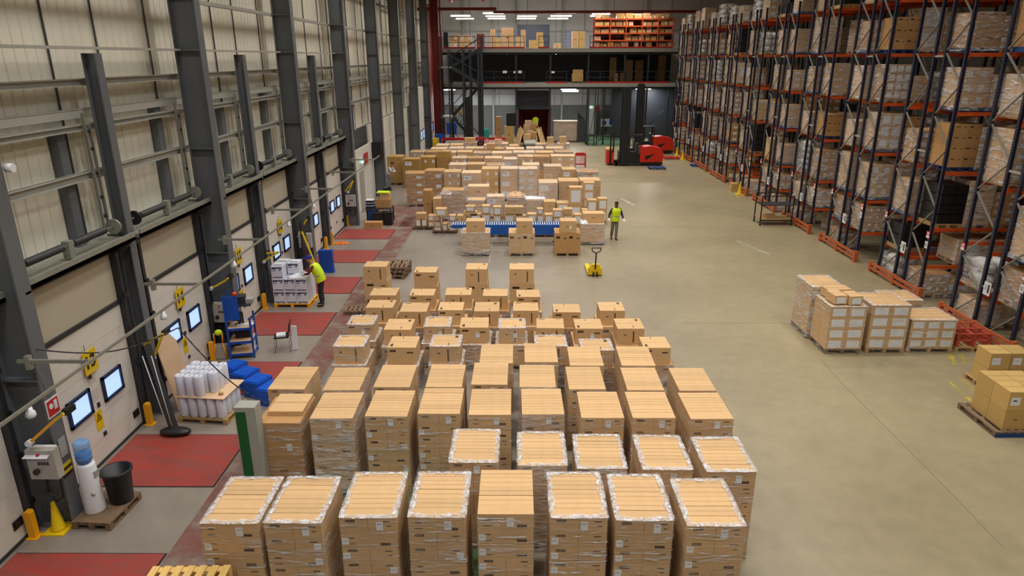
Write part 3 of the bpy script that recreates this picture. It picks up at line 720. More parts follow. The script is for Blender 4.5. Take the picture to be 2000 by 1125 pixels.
# four single cartons on low loads between the sixth and seventh row
for i, (u0, u1, v, vb, z, lb) in enumerate([(1046,1108,677,656,1.15,'behind the fifth row, left one'),(1136,1199,685,660,1.15,'behind the fifth row, middle one'),(1258,1311,680,659,1.05,'at the right end behind the fifth row')]):
    a = G(u0, v, z); b_ = G(u1, v, z); x = (a[0]+b_[0])/2; w = min(0.8, b_[0]-a[0])
    grid_load('wrapped_pallet_load', f'low film wrapped carton load {lb}', 'pallet load', 'low wrapped loads in the front block', x, a[1]-0.03, 0.86, 0.95, z-0.45, 1, 2, 1, 'logo', m_card2, m_filmd, False, True, None, 0, 0, 0, i)
    o = loose_carton(x, a[1]+0.02, z-0.448, w, 0.72, 0.448, S3[i], f'large brown carton on a low wrapped load {lb}', 'large cartons topping the front block', m_card, 0.01, 1 if i == 1 else None)
    if i < 2: put('stretch_film', film_mesh(round(w,2), 0.72, 0.0, 0.452, True, False, [m_film, m_rim], i), o)
# ================================================================= pallet racking
RX = 14.0; LEV = [1.19, 2.5, 4.4, 6.3, 8.1, 10.0]; UY = [0.0, 1.08, 1.68, 2.85]; BAY = 2.75; RP = 4.68; RY0 = 17.95
ZTOP = 10.6
def holes_mat():
    mt, nt, b = newmat('rack_upright_blue_punched'); L = nt.links
    tc = N(nt, 'ShaderNodeTexCoord'); sp = N(nt, 'ShaderNodeSeparateXYZ'); L.new(tc.outputs['Object'], sp.inputs[0])
    mo = N(nt, 'ShaderNodeMath', operation='PINGPONG'); mo.inputs[1].default_value = 0.04; L.new(sp.outputs['Z'], mo.inputs[0])
    lt = N(nt, 'ShaderNodeMath', operation='LESS_THAN'); lt.inputs[1].default_value = 0.012; L.new(mo.outputs[0], lt.inputs[0])
    ax = N(nt, 'ShaderNodeMath', operation='ABSOLUTE'); L.new(sp.outputs['Y'], ax.inputs[0])
    l2 = N(nt, 'ShaderNodeMath', operation='LESS_THAN'); l2.inputs[1].default_value = 0.018; L.new(ax.outputs[0], l2.inputs[0])
    mu = N(nt, 'ShaderNodeMath', operation='MULTIPLY'); L.new(lt.outputs[0], mu.inputs[0]); L.new(l2.outputs[0], mu.inputs[1])
    mx = N(nt, 'ShaderNodeMix', data_type='RGBA'); mx.inputs[6].default_value = lin((22,27,50)); mx.inputs[7].default_value = lin((96,98,108))
    L.new(mu.outputs[0], mx.inputs[0]); L.new(mx.outputs[2], b.inputs['Base Color']); b.inputs['Roughness'].default_value = 0.45
    return mt
m_up = holes_mat()
_b = MB(); _b.box(-0.045,0.045,-0.05,0.05,0,ZTOP,0); _b.box(-0.09,0.09,-0.08,0.08,0,0.012,0); me_up = _b.mesh('upright', m_up)
_b = MB(); _b.box(0.045, BAY-0.045, -0.025, 0.025, -0.12, 0.0, 0); _b.box(0.045,0.05,-0.05,0.05,-0.2,0.04,0); _b.box(BAY-0.05,BAY-0.045,-0.05,0.05,-0.2,0.04,0)
me_beam = _b.mesh('beam', m_orange)
def brace_mesh(dy, dz, key):
    b = MB(); b.bar((0,0,0),(0,dy,dz),0.05,0.035); return b.mesh('brace', m_brace)
me_br = {}
for nm, (y0, y1) in {'a': (0.0, 1.08), 'b': (1.68, 2.85)}.items():
    me_br[nm+'u'] = brace_mesh(y1-y0, 0.98, nm); me_br[nm+'d'] = brace_mesh(y0-y1, 0.98, nm)
_b = MB(); _b.box(-0.03,0.03,0.05,0.55,-0.03,0.03); me_spacer = _b.mesh('row_spacer', m_greyl)
_b = MB(); _b.box(-0.006,0.0,-0.15,0.15,-0.2,0.2,0); _b.box(-0.008,-0.006,-0.1,-0.02,-0.12,0.14,1); _b.box(-0.008,-0.006,0.03,0.09,-0.05,0.1,2); me_sign = _b.mesh('row_sign', [m_paper, m_print, m_greyl])
m_guard = M('guard_orange', (182,92,50), 0.55, var=0.08)
m_tagred = M('rack_tag_red', (214,60,58), 0.5)
_b = MB(); _b.box(-0.006,0.0,-0.09,0.09,-0.12,0.12,0); _b.box(-0.008,-0.006,-0.08,0.08,-0.11,-0.02,1); _b.box(-0.008,-0.006,-0.05,0.05,0.02,0.08,1); me_tag = _b.mesh('row_tag', [m_tagred, m_paper])
_b = MB(); _b.box(-0.006,0.0,-0.08,0.08,-0.12,0.12,0); _b.box(-0.008,-0.006,-0.05,0.05,-0.06,0.07,1); me_tagw = _b.mesh('row_tag', [m_paper, m_greyl])
for k in range(10):
    y0 = RY0 + RP*k
    t = thing('pallet_rack', f'blue and orange double pallet rack, {ORD[k]} row from the front', 'pallet rack', (RX, y0, 0), 0, 'pallet racks')
    for fx in ((0.0, BAY, 2*BAY) if k < 3 else (0.0, BAY)):
        for uy in UY: put('upright', me_up, t, (fx, uy, 0))
    zb = 0.15
    for i in range(10):
        u = 'u' if i % 2 else 'd'
        for nm, (a, c) in (('a', (0.0, 1.08)), ('b', (1.68, 2.85))):
            put('brace', me_br[nm+u], t, (0.0, a if u == 'u' else c, zb+1.0*i))
    b = MB()
    for i in range(10):
        for (a, c) in ((0.0, 1.08), (1.68, 2.85)):
            p0, p1 = (a, c) if i % 2 else (c, a); b.bar((BAY,p0,zb+1.0*i),(BAY,p1,zb+1.0*i+0.98),0.05,0.035)
    b.build('far_frame_bracing', m_brace, t)
    for z in (1.45, 4.9, 8.0): put('row_spacer', me_spacer, t, (0, 1.08, z))
    for z in LEV:
        for uy in UY:
            put('beam', me_beam, t, (0, uy + (-0.03 if uy in (0.0, 1.68) else 0.03), z))
            if k < 3: put('beam', me_beam, t, (BAY, uy + (-0.03 if uy in (0.0, 1.68) else 0.03), z))
    put('row_sign', me_sign, t, (-0.05, 1.38, 1.45)); put('row_tag', me_tag, t, (-0.05, 2.85, 2.35)); put('row_tag', me_tag, t, (-0.05, 0.05, 2.25)); put('row_tag', me_tagw, t, (-0.05, 0.05, 1.9))
    g = thing('rack_guard', f'orange two rail floor guard at the end of the {ORD[k]} rack', 'rack guard', (RX-0.16, y0-0.35, 0), 0, 'rack end guards')
    for z in (0.16, 0.34):
        b = MB(); b.box(-0.03,0.03,0.1,3.45,z-0.05,z+0.05); b.build('rail', m_guard, g)
    for yy in (0.06, 1.8, 3.5):
        b = MB(); b.box(-0.05 if yy != 0.06 else -0.08,0.08,yy-0.07,yy+0.07,0,0.46 if yy < 1 else 0.4); b.build('post', m_guard, g)

# ---------------------------------------------------------------- what stands on the racks
m_sack = M('white_sack', (206,204,198), 0.6, var=0.06, scale=4, bump=0.6)
m_yelbox = M('yellow_brown_board', (196,160,96), 0.7, rand=0.1)
BODY = [m_card, m_card2, m_card3, m_card2, m_yelbox, m_card]
def far_mesh(var, w, d, h):
    k = ('far', var, round(w, 2), round(d, 2), round(h, 1))
    if k in _cache: return _cache[k]
    b = MB(); rr = random.Random(var*7+1)
    b.box(-w/2, w/2, 0, d, 0.1, 0.144, 0)
    for x in (-w/2, -0.05, w/2-0.1): b.box(x, x+0.1, 0, d, 0, 0.1, 0)
    body = BODY[var % 6]; z0 = 0.146
    if var % 8 == 6:                                            # black crates
        nl = max(2, int((h-z0)/0.3))
        for l in range(nl):
            for i in range(2): b.box(-w/2+i*w/2+0.01, -w/2+(i+1)*w/2-0.01, 0.0, d, z0+l*(h-z0)/nl, z0+(l+0.92)*(h-z0)/nl, 2)
        mats = [m_wood, body, m_black, m_paper]
    elif var % 8 == 7:                                          # white sacks
        nl = max(2, int((h-z0)/0.28)); lh = (h-z0)/nl
        for l in range(nl):
            for i in range(2):
                b.sphere((-w/4+i*w/2, d*0.5, z0+lh*(l+0.5)), 0.5, 2, 12, w*0.52, d*1.0, lh*1.1)
        mats = [m_wood, body, m_sack, m_paper]
    else:
        nx = [2, 3, 1, 2, 3, 2][var % 6]; nl = max(1, int((h-z0)/[0.36, 0.28, 0.7, 0.3, 0.42, 0.26][var % 6])); ch = (h-z0)/nl
        for l in range(nl):
            for i in range(nx):
                for j in range(2):
                    x = -w/2+(i+0.5)*w/nx; s = w/nx-0.012
                    b.box(x-s/2, x+s/2, j*d/2+0.005+rr.uniform(0, 0.01), (j+1)*d/2-0.005, z0+l*ch, z0+(l+1)*ch-0.008, 1)
                if var % 2 or nx == 1: b.box(x-s*0.28, x+s*0.28, -0.003, 0.0, z0+l*ch+ch*0.3, z0+l*ch+ch*0.68, 3)
        mats = [m_wood if var % 3 else m_bluepal, body, m_black, m_paper]
    if var % 8 not in (6, 3):
        f = film_mesh(w, d, 0.06, h+0.004, False, True, [m_filmr if var % 3 else m_filmd, m_rim], var % 3)
        o = len(b.v); b.v += [tuple(v.co) for v in f.vertices]
        for p in f.polygons: b.f.append(tuple(i+o for i in p.vertices)); b.m.append(4); b.smooth.append(False)
        mats = mats + [m_filmr if var % 3 else m_filmd]
    _cache[k] = b.mesh('rack_load', mats); return _cache[k]
LNAME = ['floor level', 'first beam level', 'second beam level', 'third beam level', 'fourth beam level', 'fifth beam level', 'top beam level']
KIND = {6: 'black crate', 7: 'white sack'}
COL = ['brown', 'dark brown', 'pale', 'dark brown', 'yellowish', 'brown']
rl = random.Random(21)
SLOT = ['aisle end slot', 'second slot', 'third slot', 'fourth slot', 'fifth slot']
for k in range(10):
    y0 = RY0 + RP*k
    for li in range(7):
        z = 0.0 if li == 0 else LEV[li-1]
        clear = ([1.19] + [LEV[i+1]-LEV[i] for i in range(5)] + [2.0])[li] - 0.2
        ns = 5 if k < 3 else (3 if k < 5 else 2)
        for si in range(ns+1):
            run = 0 if si < ns else 1
            slot = si if run == 0 else 0
            if rl.random() < (0.12 if li else 0.25): continue
            h = clear*rl.uniform(0.62, 0.98) if li not in (6,) else rl.uniform(0.9, 1.5)
            var = rl.choice([0,1,2,3,4,5,0,1,3,5,8,9,11,13,6,7] if (k, li) != (1, 4) else [0,1])
            w = 0.86; d = 1.05
            x = RX + 0.08 + 0.45 + slot*0.89 + (0.12 if slot > 2 else 0); y = y0-0.02 if run == 0 else y0+1.73
            kind = KIND.get(var % 8, 'carton'); colr = '' if var % 8 in (6, 7) else COL[var % 6] + ' '
            lab = f'{colr}{kind} load, {LNAME[li]} of the {ORD[k]} rack, {"rear run" if run else SLOT[slot]}'
            if k < 4 and run == 0 and slot < 2 and var % 8 not in (6, 7):
                v = var % 6
                nx = [2,3,1,2,4,2][v]; nl = max(1, int((h-0.144)/[0.36,0.28,0.7,0.3,0.24,0.26][v])); ny = [2,1,1,2,1,2][v]
                t = grid_load('rack_load', lab, 'pallet load', 'pallet loads on the racks', x, y, w, d, h, nx, ny, nl, ['plate','mid','plain','logo','mid','plain'][v] if rl.random() < 0.85 else 'label', BODY[v], None if var % 8 == 3 else (m_filmr if var % 2 or v in (0, 2) else m_filmd), False, True, (m_bluepal, 'b') if var % 3 == 0 else None, 0, rl.uniform(-0.02, 0.02), z+0.001, var % 3)
            else:
                tag(put('rack_load', far_mesh(var, w, d, h), None, (x, y, z+0.001), rl.uniform(-0.03, 0.03)), lab, 'pallet load', 'pallet loads on the racks')
# ================================================================= loads in the middle of the hall
mg = 'mixed carton loads in the middle of the hall'
ri = random.Random(5)
m_yelold = M('yellowish_old_board', (172,134,74), 0.75, rand=0.1)
def mid(u0, u1, v, z, d, spec, label, film=m_film, rim=False, body=None, top=None):
    a = G(u0, v, z); b_ = G(u1, v, z); w = b_[0]-a[0]; x = (a[0]+b_[0])/2
    nx, ny, nl, st = spec
    t = grid_load('carton_load', label, 'pallet load', mg, x, a[1], max(0.3, w-0.02), d, z, nx, ny, nl, st, body or ri.choice([m_card, m_card, m_card2, m_card3]), film, rim, film is not None, None, 0, ri.uniform(-0.015, 0.015), 0.0, ri.randint(0, 2))
    return x, a[1], w, t
A, B_, C_, D_, E_ = (2,1,3,'mid'), (1,2,4,'plate'), (2,2,4,'plain'), (1,1,3,'plate'), (3,1,5,'label')
# three loads standing apart in front of the blue conveyor
for i, (u0, u1, v, t0, t1, tv, style, fl) in enumerate([(901,958,452,915,951,435,'plain',m_filmd),(992,1046,456,1009,1042,441,'logo',m_film),(1082,1135,454,1096,1129,442,'logo',None)]):
    a = G(u0, v, 0.98); b_ = G(u1, v, 0.98); x = (a[0]+b_[0])/2; w = b_[0]-a[0]; y = 27.95
    nmn = ['left, grey film', 'middle, half wrapped', 'right, unwrapped'][i]
    t = grid_load('carton_load', f'carton load standing before the blue conveyor, {nmn}', 'pallet load', 'loads before the blue conveyor', x, y, w-0.06, 0.95, 1.0, 1 if i == 0 else 2, 1, 1, style, m_card2 if i == 2 else m_card, fl, i == 0, True, (m_woodd, 'g') if i == 0 else None, 0, 0, 0, i)
    c = G(t0, tv, 1.5); c2 = G(t1, tv, 1.5)
    loose_carton(x+(0.02 if i else 0.0)+(0.1 if i == 1 else 0), y+0.02, 1.006, c2[0]-c[0], 0.62, 0.5, 'plain', f'single brown carton on top of the {["left","middle","right"][i]} load before the blue conveyor', 'single cartons before the conveyor', m_card, 0, 1 if i == 2 else None)
# tall loads: row by row (u0, u1, v of the front top edge, height, depth, cartons, label)
L1 = [(792,828,339,1.86,1.1,(1,2,4,'mid'),'tall dark brown load at the left end, bare floor around it',m_film,m_card2),
 (830,866,334,1.9,1.1,(1,2,3,'mid'),'brown load next right of the tall dark left end load',m_film,m_card2),
 (866,900,336,1.86,1.1,(2,1,4,'mid'),'four layer carton load, third in the tall left row',m_film,m_card),
 (901,939,338,1.84,1.1,(1,2,3,'plate'),'banded carton load, fourth in the tall left row',m_film,m_card3),
 (940,974,330,1.86,1.1,(2,1,3,'mid'),'two column carton load, fifth in the tall left row',None,m_card),
 (977,1012,330,1.88,1.1,(1,2,3,'plate'),'carton load with blue white bands, sixth in the tall left row',m_film,m_card3),
 (1013,1050,330,1.9,1.1,(2,2,4,'plate'),'carton load in pale film, seventh in the tall left row',m_filmd,m_card3)]
for s in L1: mid(*s[:5], s[5], s[6], s[7], s[7] is not None and s[0] > 930, s[8])
L2 = [(1052,1090,357,1.8,1.15,(1,1,3,'plate'),'three tier wrapped load, left of the right hand trio',m_filmd,m_card3),
 (1091,1132,354,1.8,1.15,(1,2,2,'plain'),'two tier wrapped load, middle of the right hand trio',m_film,m_card),
 (1133,1174,353,1.8,1.15,(1,2,3,'plate'),'wrapped carton load, right of the right hand trio',m_film,m_card)]
for s in L2: mid(*s[:5], s[5], s[6], s[7], False, s[8])
L3 = [(826,843,372,1.62,0.6,(1,1,1,'plain'),'tall slim plain carton load, left end behind the white labelled boxes',None,m_card2),
 (845,861,388,1.25,0.6,(1,1,2,'plain'),'short slim plain carton load beside the tall slim one',None,m_card),
 (862,906,372,1.55,0.9,(1,2,3,'plain'),'crumpled film wrapped wide load behind the white labelled boxes',m_filmd,m_card2),
 (913,955,364,1.42,0.8,(1,1,2,'plain'),'wide pale carton load with loose film before the tall row',m_film,m_card3),
 (912,948,391,0.95,0.8,(2,1,1,'plain'),'low carton load in heavy white film',m_filmd,m_card),
 (950,985,384,1.15,0.8,(1,2,2,'plate'),'low white film wrapped load left of the torn carton load',m_filmd,m_card3),
 (990,1026,386,1.2,0.8,(1,1,1,'plain'),'torn film wrapped load with ripped paper on top',m_filmd,m_card2),
 (1026,1062,391,1.05,0.8,(1,2,1,'plain'),'low load with a white cover sheet on top',m_filmd,m_card),
 (1062,1086,394,1.1,0.75,(1,1,2,'plain'),'narrow brown carton stack right of the white sheeted load',None,m_card),
 (1087,1112,397,1.05,0.75,(1,1,2,'label'),'narrow stack with a white label right of the white sheeted load',None,m_card)]
for s in L3: mid(*s[:5], s[5], s[6], s[7], s[7] is m_filmd and s[2] > 380, s[8])
L4 = [(1112,1138,366,1.85,0.55,(1,1,2,'label'),'tall two carton stack with white label, left of the right end stacks',None,m_card),
 (1140,1162,357,1.85,0.5,(1,1,4,'label'),'tall four carton stack with white labels at the right end',None,m_card),
 (1147,1167,391,1.3,0.5,(1,1,2,'label'),'two carton stack with white labels, left of the front right pair',None,m_card),
 (1168,1187,388,1.3,0.5,(1,1,2,'label'),'two carton stack with a white sheet, right of the front right pair',None,m_card)]
for s in L4: mid(*s[:5], s[5], s[6], s[7], False, s[8])
m_torn = M('torn_kraft_paper', (216,176,140), 0.8, var=0.15, scale=8)
def crumple(name, label, cat, x, y, z, sx, sy, sz, mt, seed, n=9):
    rr = random.Random(seed); b = MB(); vs = []; fs = []
    for j in range(n):
        for i in range(n):
            e = min(i, j, n-1-i, n-1-j)/((n-1)/2); vs.append(((i/(n-1)-0.5)*sx*rr.uniform(0.85,1.1), (j/(n-1)-0.5)*sy*rr.uniform(0.85,1.1), 0.01+sz*(e**0.6)*rr.uniform(0.35,1)))
    for j in range(n-1):
        for i in range(n-1): fs.append((j*n+i, j*n+i+1, (j+1)*n+i+1, (j+1)*n+i))
    o = len(vs); vs += [(v[0]*0.96, v[1]*0.96, 0.0) for v in vs]
    for j in range(n-1):
        for i in range(n-1): fs.append((o+j*n+i, o+(j+1)*n+i, o+(j+1)*n+i+1, o+j*n+i+1))
    ring = [i for i in range(n)] + [i*n+n-1 for i in range(1, n)] + [(n-1)*n+i for i in range(n-2, -1, -1)] + [i*n for i in range(n-2, 0, -1)]
    for a_, c_ in zip(ring, ring[1:]+ring[:1]): fs.append((a_, c_, c_+o, a_+o))
    b._add(vs, fs, 0); return tag(b.build(name, mt, None, (x, y, z)), label, cat)
x, y = G(1008, 384, 1.22); crumple('torn_paper', 'ripped brown paper heaped on the torn wrapped load', 'paper', x, y+0.4, 1.21, 0.8, 0.7, 0.28, m_torn, 3)
x, y = G(870, 380, 1.56); crumple('film_bundle', 'loose clear film heaped on the crumpled wide load', 'film', x, y+0.2, 1.57, 0.6, 0.6, 0.22, m_filmd, 4)
x, y = G(1044, 389, 1.07); o = MB(); o.box(-0.55,0.55,0,0.75,0,0.02); tag(o.build('cover_sheet', m_white, None, (x, y+0.02, 1.06)), 'white cover sheet lying on the low load', 'sheet')
# loads behind, up to the back of the hall
rowsB = [('row behind the tall left row', 1.85, 1.05, [(876,911,322),(912,947,321),(950,985,323),(1020,1054,322),(1062,1097,325),(1098,1126,331),(1128,1169,336)]),
 ('second row behind the tall left row', 1.85, 1.1, [(755,786,306),(787,819,311),(820,850,307),(852,881,306),(882,911,309),(912,944,309),(946,981,309),(983,1010,311),(1011,1042,306),(1043,1074,306),(1076,1124,305)]),
 ('third row behind the tall left row', 1.85, 1.2, [(800,828,297),(830,858,297),(860,890,298),(892,922,297),(924,958,299),(960,1000,299),(1002,1044,298),(1046,1082,298),(1084,1120,297)]),
 ('fourth row behind the tall left row', 1.85, 1.2, [(840,872,291),(876,905,290),(908,944,290),(946,984,291),(988,1024,291),(1028,1062,290),(1066,1100,290)]),
 ('rearmost row below the mezzanine', 1.8, 1.2, [(851,876,284),(878,904,283),(906,930,279),(944,962,284),(964,992,281),(994,1012,285),(1046,1066,282),(1068,1082,281),(1090,1113,281)])]
SPECS = [(2,1,3,'mid'),(1,1,3,'plate'),(2,1,4,'plain'),(1,1,2,'plate'),(2,1,4,'mid'),(3,1,4,'plain')]
for ri_, (rn, z, d, lst) in enumerate(rowsB):
    for i, (u0, u1, v) in enumerate(lst):
        fl = [m_film, m_film, m_filmd, None][(i*3+ri_*5) % 4]
        if (u0 < 860 and ri_ == 1): fl = None
        kindw = 'heavily film wrapped' if fl is m_filmd else ('film wrapped' if fl else 'unwrapped')
        bd = [m_card3, m_card, m_card2, m_card3][(i+ri_) % 4]
        if u0 < 860 and ri_ < 3: bd = m_yelold
        mid(u0, u1, v, z, d, SPECS[(i*5+ri_*2) % 6], f'{kindw} carton load, {rn}, {ORD[i]} from left', fl, fl is m_filmd or (fl is m_film and i % 2 == 0), bd)
# loose cartons lying on those loads
for i, (u0, u1, v, z, h, lab) in enumerate([(854,880,306,1.85,0.3,'yellowish small carton on the loads near the left wall'),(950,966,291,1.85,0.35,'brown carton lying on the fourth row loads'),(1069,1081,281,1.8,0.45,'carton topping the rearmost row beside the chute'),(1093,1106,281,1.8,0.5,'tall carton topping the rearmost row, right end'),(966,980,281,1.8,0.3,'thin carton with a white label on the rearmost row'),(907,928,279,1.8,0.35,'wide carton topping the rearmost row, left part')]):
    a = G(u0, v, z); b_ = G(u1, v, z)
    loose_carton((a[0]+b_[0])/2, a[1]+0.15, z+0.006, b_[0]-a[0], 0.5, h, 'mid' if i == 4 else 'plain', lab, 'loose cartons on the middle loads', m_yelold if i == 0 else m_card)

# ---------------- the wrapped low load and its carton right of the conveyor
a = G(1137, 447, 0.95); b_ = G(1187, 447, 0.95)
grid_load('carton_load', 'low film wrapped load on a pallet beside the walking person', 'pallet load', mg, (a[0]+b_[0])/2, 29.75, b_[0]-a[0]-0.05, 1.0, 0.95, 1, 1, 2, 'plain', m_card, m_filmd, True, True, (m_woodd, 'g'), 0, 0, 0, 2)
loose_carton((a[0]+b_[0])/2+0.05, 30.0, 0.957, 0.95, 0.6, 0.42, 'plain', 'brown carton on the low wrapped load beside the walking person', 'loose cartons on the middle loads', m_card)
crumple('film_bundle', 'white plastic film bunched on the low wrapped load', 'film', a[0]+0.18, 30.0, 0.955, 0.36, 0.5, 0.2, m_white, 8)

# ---------------- white labelled boxes: two small pallets and the long row behind the conveyor
x0, y0 = G(813, 445); x1, _ = G(848, 445)
t = thing('pallet', 'small pallet under the left white labelled boxes', 'pallet', ((x0+x1)/2, 32.6, 0)); put('pallet_deck', pallet_mesh(1.15, 0.6, m_woodd, 'g'), t)
t = thing('pallet', 'small pallet under the nearer white labelled boxes', 'pallet', (G(868,458)[0], 31.85, 0)); put('pallet_deck', pallet_mesh(1.2, 0.6, m_woodd, 'g'), t)
WB = 'white labelled boxes around the blue conveyor'
def wbox(u0, u1, vt, vb, y, lab, style='label'):
    xa, za = WY(u0, vt, y); xb, zb = WY(u1, vb, y); 
    return loose_carton((xa+xb)/2, y, max(0.146, zb), abs(xb-xa)-0.01, 0.42, za-max(0.146, zb)-0.008, style, lab, WB, m_card)
bx = [(812,822,428,442,32.6,'bottom box at the far left of the labelled boxes'),(823,834,428,442,32.6,'second bottom box from the left of the labelled boxes'),
 (812,832,417,427.5,32.6,'plain taped carton on the two leftmost labelled boxes'),(836,847,432,442.5,32.6,'lower labelled box left of the nearer pallet'),(836,847,421,431.5,32.6,'upper labelled box left of the nearer pallet'),
 (848,862,443,454,31.85,'bottom labelled box, left on the nearer pallet'),(848,862,432,442.5,31.85,'middle labelled box, left on the nearer pallet'),(848,861,421,431.5,31.85,'top labelled box, left on the nearer pallet'),
 (864,874,437,454,31.85,'tall labelled box in the middle of the nearer pallet'),(877,891,443,454,31.85,'bottom labelled box, right on the nearer pallet'),(877,890,432,442.5,31.85,'middle labelled box, right on the nearer pallet'),(877,890,421,431.5,31.85,'top labelled box, right on the nearer pallet')]
for i, s in enumerate(bx): wbox(*s[:5], 'white ended ' + s[5] if i != 2 else s[5], 'label' if i != 2 else 'plain')
bx2 = [(850,872,408,421,'label'),(893,912,421,436,'plain'),(908,928,403,413,'label'),(905,932,413.5,421,'plain'),(919,940,418,436,'label'),(941,957,402,417,'label'),(941,958,417.5,436,'label'),(963,979,404,420,'label'),(963,979,420.5,436,'label'),
 (985,1005,419,437,'label'),(986,1022,404,418,'plain'),(1007,1027,421,437,'label'),(1030,1048,418,437,'label'),(1049,1061,408,418.5,'label'),(1049,1062,419,437,'label'),(1064,1080,419,437,'label'),(1080,1098,410,424.5,'label'),(1081,1096,425,438,'label'),(1100,1119,420,438,'label'),(1101,1118,408,419.5,'plain'),(1121,1136,419,438,'label'),(1137,1148,410,436,'plain')]
# this row stands on one long low bench of pallets behind the conveyor
for i in range(4):
    t = thing('pallet', f'pallet under the boxes behind the conveyor, {ORD[i]} from the left', 'pallet', (-1.80+1.55*i, 31.15, 0), 0, 'pallets behind the conveyor'); put('pallet_deck', pallet_mesh(1.45, 0.7, m_woodd, 'g'), t)
    tt = loose_carton(-1.80+1.55*i, 31.22, 0.146, 1.4, 0.55, 0.42, 'plain', f'wide base carton behind the conveyor, {ORD[i]} from the left', 'base cartons behind the conveyor', m_card2)
for i, (u0, u1, vt, vb, st) in enumerate(bx2):
    y = 31.25; xa, za = WY(u0, vt, y); xb, zb = WY(u1, vb, y)
    zb = max(0.57, zb) if zb < 0.75 else zb
    n = sum(1 for q in bx2[:i] if q[4] == st)
    loose_carton((xa+xb)/2, y, zb, xb-xa-0.015, 0.45, za-zb-0.01, st, f'{"white ended box" if st == "label" else "plain carton"} in the row behind the conveyor, {ORD[n] if n < 14 else ["fifteenth","sixteenth","seventeenth","eighteenth","nineteenth"][n-14]} from the left', WB, m_card)

# ---------------- blue roller conveyor
t = thing('roller_conveyor', 'long blue roller conveyor in the middle of the hall', 'conveyor', (0, 29.7, 0))
xa, za = WY(882, 440, 29.7); xb, _ = WY(1098, 452, 29.7); m_cblue = M('conveyor_blue', (14,84,170), 0.4); m_roll = M('roller_steel', (196,206,222), 0.4)
zc = 0.92
for yy in (0.0, 0.62):
    b = MB(); b.box(xa, xb, yy-0.03, yy+0.03, zc-0.13, zc+0.02); 
    if yy == 0: b.box(xa+1.15, xb, -0.05, -0.03, zc-0.42, zc-0.02)
    b.build('side_rail', m_cblue, t)
nr = 48
for i in range(nr):
    b = MB(); x = xa+0.05+(xb-xa-0.1)*i/(nr-1); b.cyl((x,0.03,zc),(x,0.59,zc),0.03,0,8); b.build('roller', m_roll, t)
for x in (xa+0.55, xa+2.6, xb-1.6, xb-0.3):
    for yy in (0.0, 0.62):
        b = MB(); b.box(x-0.04,x+0.04,yy-0.03,yy+0.03,0.04,zc-0.1); b.box(x-0.09,x+0.09,yy-0.06,yy+0.06,0,0.04); b.build('leg', m_cblue, t)
b = MB(); b.box(xa+0.05, xb-0.05, 0.03, 0.59, zc-0.12, zc-0.06); b.build('bed_pan', m_winf, t)
b = MB(); b.box(xa+1.3, xb-0.1, 0.1, 0.5, zc-0.4, zc-0.12); b.build('drive_housing', m_cblue, t)

# ---------------- right hand group of wrapped loads on the open floor
gr = 'wrapped loads on the open floor by the racks'
def rload(xa, xb, y, d, z, nx, ny, nl, lab, style='label', rim=True, fl=m_film, pal=None):
    return grid_load('wrapped_pallet_load', lab, 'pallet load', gr, (xa+xb)/2, y, xb-xa, d, z, nx, ny, nl, style, m_card, fl, rim, True, pal, 0, 0, 0, nx)
rload(8.70, 9.72, 17.85, 1.05, 1.42, 2, 2, 4, 'wrapped load with white labels carrying three loose cartons', pal=(m_woodd,'g'))
rload(8.62, 9.55, 18.98, 1.15, 1.62, 2, 2, 3, 'wrapped load behind the one carrying three loose cartons', 'plate', True, m_filmd, (m_woodd,'g'))
rload(9.88, 10.96, 17.9, 1.1, 1.44, 2, 4, 4, 'wrapped load with two columns of white labels, middle of the floor group')
rload(11.08, 12.36, 17.96, 1.0, 0.98, 3, 2, 3, 'low wrapped load with three columns of white labels, right of the floor group')
rload(11.0, 12.0, 19.1, 0.95, 1.16, 3, 2, 3, 'wrapped load half hidden behind the low three column load', 'plain')
for i, (x, y, rz) in enumerate(((9.43, 17.92, 0.1), (9.03, 17.98, 0.1), (9.22, 18.5, 0.1))):
    loose_carton(x-0.02, y, 1.45, 0.36 if i < 2 else 0.7, 0.5 if i < 2 else 0.42, 0.25, 'label', ['loose carton on the floor group load, right one','loose carton on the floor group load, left one','loose carton on the floor group load, rear one'][i], 'loose cartons on the floor group', m_card, rz)
# red pallet frame group leaning by rack 1
t = thing('pallet', 'wooden pallet under the red metal cage frames', 'pallet', (12.98, 18.0, 0)); put('pallet_deck', pallet_mesh(1.0, 0.95, m_wood, 'w'), t)
m_redbr = M('red_brown_steel', (176,72,52), 0.55, var=0.1)
for i in range(2):
    t = thing('steel_frame', f'red steel frame lying on the pallet by the racks, {["lower","upper"][i]} one', 'frame', (12.98, 18.02, 0.15+0.2*i), 0.0, 'red steel frames')
    for xx in (-0.45, 0.0, 0.45):
        b = MB(); b.box(xx-0.04,xx+0.04,0,0.9,0.0,0.16); b.build('rail', m_redbr, t)
    for yy in (0.0, 0.42, 0.84):
        b = MB(); b.box(-0.49,0.49,yy,yy+0.06,0.161,0.185); b.build('slat', m_redbr, t)
